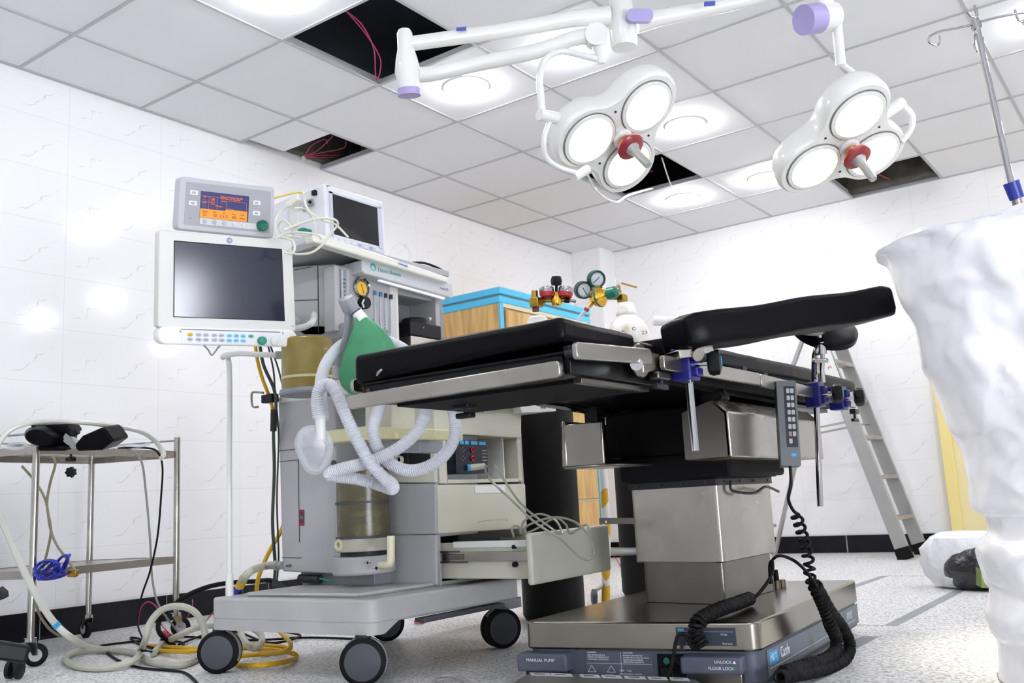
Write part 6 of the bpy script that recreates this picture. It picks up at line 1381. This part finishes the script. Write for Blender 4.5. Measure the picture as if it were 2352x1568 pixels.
# bits on the top shelf of the trolley
wire('shelf_tube', [PD(0, 1024, 3.15), PD(40, 1030, 3.1), PD(60, 1022, 3.05)], .006, CLEAR, 'clear tube lying at the left end of the trolley top', 'tube')
fc_ = thing('foil_pack', PZ(38, 1032, ZS1), 'crumpled clear pack at the left end of the trolley top', 'pack')
bmf = MB().sphere(PZ(38, 1030, ZS1) + V((0, 0, .012)), .05, (1, .6, .22), 24, 12); ob = bmf.build('wrapper', mat('crinkled_clear_film', 'C9CDD2', .15, alpha=.75, bump=.8, bscale=60), fc_)
wire('shelf_tube', [PD(250, 1028, 3.3), PD(290, 1022, 3.3), PD(320, 1024, 3.3), PD(345, 1018, 3.3)], .006, CLEAR, 'clear tube lying at the right end of the trolley top', 'tube')

# black stool base in the bottom left corner
st = thing('swivel_base', PZ(20, 1545, .0), 'black swivelling base leg with caster in the bottom left corner', 'swivel base')
s0_, s1_ = PD(-140, 1470, 2.35), PD(62, 1502, 2.45)
MB().bar(s0_, s1_, .055, .045, hint=V((0, 0, 1))).build('base_leg', DARK, st, bevel=.008, seg=3)
c = PZ(33, 1560, .0); R_ = .028
for s_ in (-1, 1):
    MB().lathe([(.001, 0), (R_ * .7, .001), (R_, .004), (R_, .016), (R_ * .6, .019), (.001, .019)], V((c.x, c.y, R_ + .002)) + RT * s_ * .004, RT * s_, 28).build('twin_caster', DARK, st)
MB().cyl(V((c.x, c.y, R_ + .01)), V((c.x, c.y, .1)), .009).build('caster_stem', DARKG, st)
MB().prism([PD(-5, 1350, 2.9), PD(8, 1362, 2.9), PD(10, 1375, 2.9), PD(-5, 1380, 2.9)], FW * .03).build('lever', DARKG, st, bevel=.003)
# red clip
rc = thing('red_clip', PZ(962, 1430, 0), 'small red plastic clip lying on the floor under the machine', 'clip')
pts = [PZ(952, 1428, .006), PZ(956, 1423, .012), PZ(964, 1424, .01), PZ(966, 1430, .006), PZ(958, 1432, .006)]
MB().tube(spline(pts, 4, True), .0028, 8, True).build('ring', mat('bright_red_clip', 'C01818', .35), rc)
MB().tube([PZ(962, 1427, .006), PZ(972, 1425, .005), PZ(973, 1430, .005), PZ(965, 1431, .005)], .0028, 8).build('tab', MATS['bright_red_clip'], rc)

# ================================================================ RIGHT SIDE: drip stand, plastic-covered object, bags
dv = 2.5
iv = thing('drip_stand', V((PD(2380, 700, dv).x, PD(2380, 700, dv).y, 0)), 'chrome drip stand with curled hooks and a blue collar at the top right', 'drip stand')
top_ = PD(2243, 60, dv); mid = PD(2352, 480, dv)
ax = (mid - top_).normalized(); base_ = top_ + ax * ((top_.z) / -ax.z)
MB().cyl(top_ - ax * .02, PD(2325, 430, dv), .0085, n=20).build('upper_pole', CHROME, iv)
MB().cyl(PD(2330, 440, dv), base_, .013, n=20).build('lower_pole', STEEL, iv)
MB().cyl(PD(2322, 418, dv), PD(2336, 456, dv), .0205, .0185, 28).build('height_collar', mat('royal_blue_collar', '1F2F8A', .35), iv)
MB().cyl(PD(2240, 50, dv), PD(2244, 66, dv), .013).build('hook_hub', CHROME, iv)
for pts in ([(2241, 55), (2200, 64), (2160, 72), (2138, 82), (2134, 96), (2150, 104), (2158, 98), (2157, 82)],
            [(2245, 52), (2290, 40), (2330, 32), (2352, 30), (2362, 40), (2352, 50), (2338, 44), (2331, 22)],
            [(2240, 50), (2243, 30), (2238, 12), (2245, 38), (2232, 38), (2222, 28), (2218, 18)],
            [(2243, 60), (2240, 80), (2238, 100), (2245, 118), (2256, 108), (2257, 85)]):
    o_ = [PD(x, y, dv + (.05 if i > 1 and pts[0][0] > 2241 and pts[0][1] == 60 else 0)) for i, (x, y) in enumerate(pts)]
    MB().tube(spline(o_, 6), .0032, 10).build('hook', CHROME, iv)
MB().tube([PD(2238, 12, dv), PD(2243, 30, dv), PD(2246, 50, dv)], .0035, 8).build('hook', CHROME, iv)
for k in range(5):
    a = 2 * pi * k / 5; MB().bar(base_ + V((0, 0, .05)), base_ + V((math.cos(a) * .26, math.sin(a) * .26, .04)), .03, .02).build('base_leg', STEEL, iv)
    c = base_ + V((math.cos(a) * .26, math.sin(a) * .26, .025)); MB().cyl(c - V((0, .012, 0)), c + V((0, .012, 0)), .025).build('caster', RUBBER, iv)

# tall object wrapped in plastic
prof = [(2010, 592), (2042, 620), (2068, 690), (2100, 740), (2112, 790), (2122, 850), (2150, 905), (2180, 985), (2205, 1030), (2222, 1100), (2232, 1165), (2262, 1185), (2265, 1225), (2240, 1262), (2256, 1320), (2272, 1355), (2262, 1400), (2270, 1440), (2288, 1470), (2294, 1568), (2300, 1640)]
PLD = 2.2; rings = []; DPL = ray(2290, 1000); DPL = V((DPL.y, -DPL.x, 0)).normalized()
def wv(x, y, z): return noise.noise(V((x, y, z)))
sp = spline([V((x, y, 0)) for x, y in prof], 10); NR = 150
def crease(x, y, z): return (1 - min(1, 2.6 * abs(wv(x, y, z)))) ** 2
for i, p in enumerate(sp):
    le = PD(p.x, p.y, PLD); ri = le + DPL * ((2760 - p.x) * PLD / FOC)
    c = (le + ri) / 2; c.z = le.z; hw = (ri - le).length / 2; ring = []
    for j in range(NR):
        a = 2 * pi * j / NR; ca, sa = math.cos(a), math.sin(a)
        d_ = DPL; e_ = V((-d_.y, d_.x, 0))
        k = 1 + .09 * wv(ca * 2.4, sa * 2.4 + i * .025, i * .035) + .04 * wv(ca * 8 + 5, sa * 8 + i * .06, i * .08) + .034 * crease(ca * 3 + i * .02, sa * 3 + 4, i * .045) - .028 * crease(ca * 5 + 9, sa * 5 - i * .05, i * .06)
        k = 1 + (k - 1) * min(1, .12 + (ca + 1) * 1.6)
        ring.append(c + d_ * ca * hw * k + e_ * sa * .27 * k + V((0, 0, .012 * wv(ca * 4, sa * 4, i * .15))))
    rings.append(ring)
# top closing: slopes up to the right
cap_rings = []
for t in (.12, .3, .5, .7, .88, .99):
    r0 = rings[0]; c = sum(r0, V()) / NR; pk = PD(2352 + 60, 470, PLD)
    ring = []
    for j, p in enumerate(r0):
        a = 2 * pi * j / NR
        q_ = p.lerp(V((pk.x, pk.y, p.z)), t); hgt = (pk.z + .04 - p.z) * (1 - (1 - t) ** 1.15)
        q_.z = p.z + hgt * (.62 + .2 * wv(math.cos(a) * 2, math.sin(a) * 2, t * 3)) + .02 * wv(q_.x * 14, q_.y * 14, t * 4); ring.append(q_)
    cap_rings.append(ring)
m_ = MB(); m_.quadloft(list(reversed(rings)) + cap_rings)
lo_z = min(v.co.z for v in m_.bm.verts)
for v in m_.bm.verts: v.co.z = max(v.co.z, .004)
ob = tag(m_.build('plastic_cover', SHEET), 'tall crumpled milky plastic sheet wrapped over equipment at the right edge', 'plastic sheet')
# bags on the floor
def blob(name, pts_rings, m, label, cat, amp=.02, fr=7, seed=0, n=56):
    rings = []
    for (c, rx, ry) in pts_rings:
        ring = []
        for j in range(n):
            a = 2 * pi * j / n; ca, sa = math.cos(a), math.sin(a)
            p = V((c[0] + rx * ca, c[1] + ry * sa, c[2]))
            d = (p - V(c)); 
            if d.length > 1e-6: d.normalize()
            p += d * (amp * (noise.noise(V((p.x * fr + seed, p.y * fr, p.z * fr * 1.3))) + .5 * noise.noise(V((p.x * fr * 2.7, p.y * fr * 2.7 + seed, p.z * fr * 2.7)))))
            ring.append(p)
        rings.append(ring)
    m_ = MB(); m_.quadloft(rings)
    for v in m_.bm.verts: v.co.z = max(v.co.z, .002)
    return tag(m_.build(name, m), label, cat)
BAGW = mat('white_crinkled_bag', 'E3E4E8', .3, bump=1.0, bscale=26, alpha=.96)
g0 = PZ(2200, 1352, 0)
blob('white_plastic_bag', [((g0.x + .02, g0.y + .07, z), rx, ry) for z, rx, ry in ((.002, .10, .09), (.01, .125, .11), (.05, .145, .12), (.11, .17, .14), (.17, .17, .14), (.215, .15, .12), (.235, .10, .08), (.24, .02, .02))], BAGW, 'white crumpled plastic bag on the floor below the yellow door', 'plastic bag', .035, 9, 3)
g1_ = PZ(2232, 1354, 0)
BAGB = mat('black_shiny_bag', '17171D', .25, bump=1., bscale=22, spec=.8)
m_ = MB(); m_.sphere(V((g1_.x + .03, g1_.y - .01, .085)), .1, (1.25, .75, .92), 48, 24)
for v in m_.bm.verts:
    n_ = noise.noise(v.co * 16) + .5 * noise.noise(v.co * 40); v.co += (v.co - V((g1_.x + .03, g1_.y - .01, .085))) * .09 * n_; v.co.z = max(.003, v.co.z)
tag(m_.build('black_plastic_bag', BAGB), 'black shiny plastic bag lying before the white bag', 'plastic bag')
g2_ = PZ(2268, 1352, 0)
m_ = MB(); m_.prism([PD(2253, 1308, 3.85), PD(2272, 1320, 3.85), PD(2283, 1352, 3.85), PD(2254, 1350, 3.85)], FW * .05)
tag(m_.build('green_box', mat('olive_green_card', '7F9150', .6), bevel=.003), 'small olive green box between the black bag and the plastic sheet', 'box')
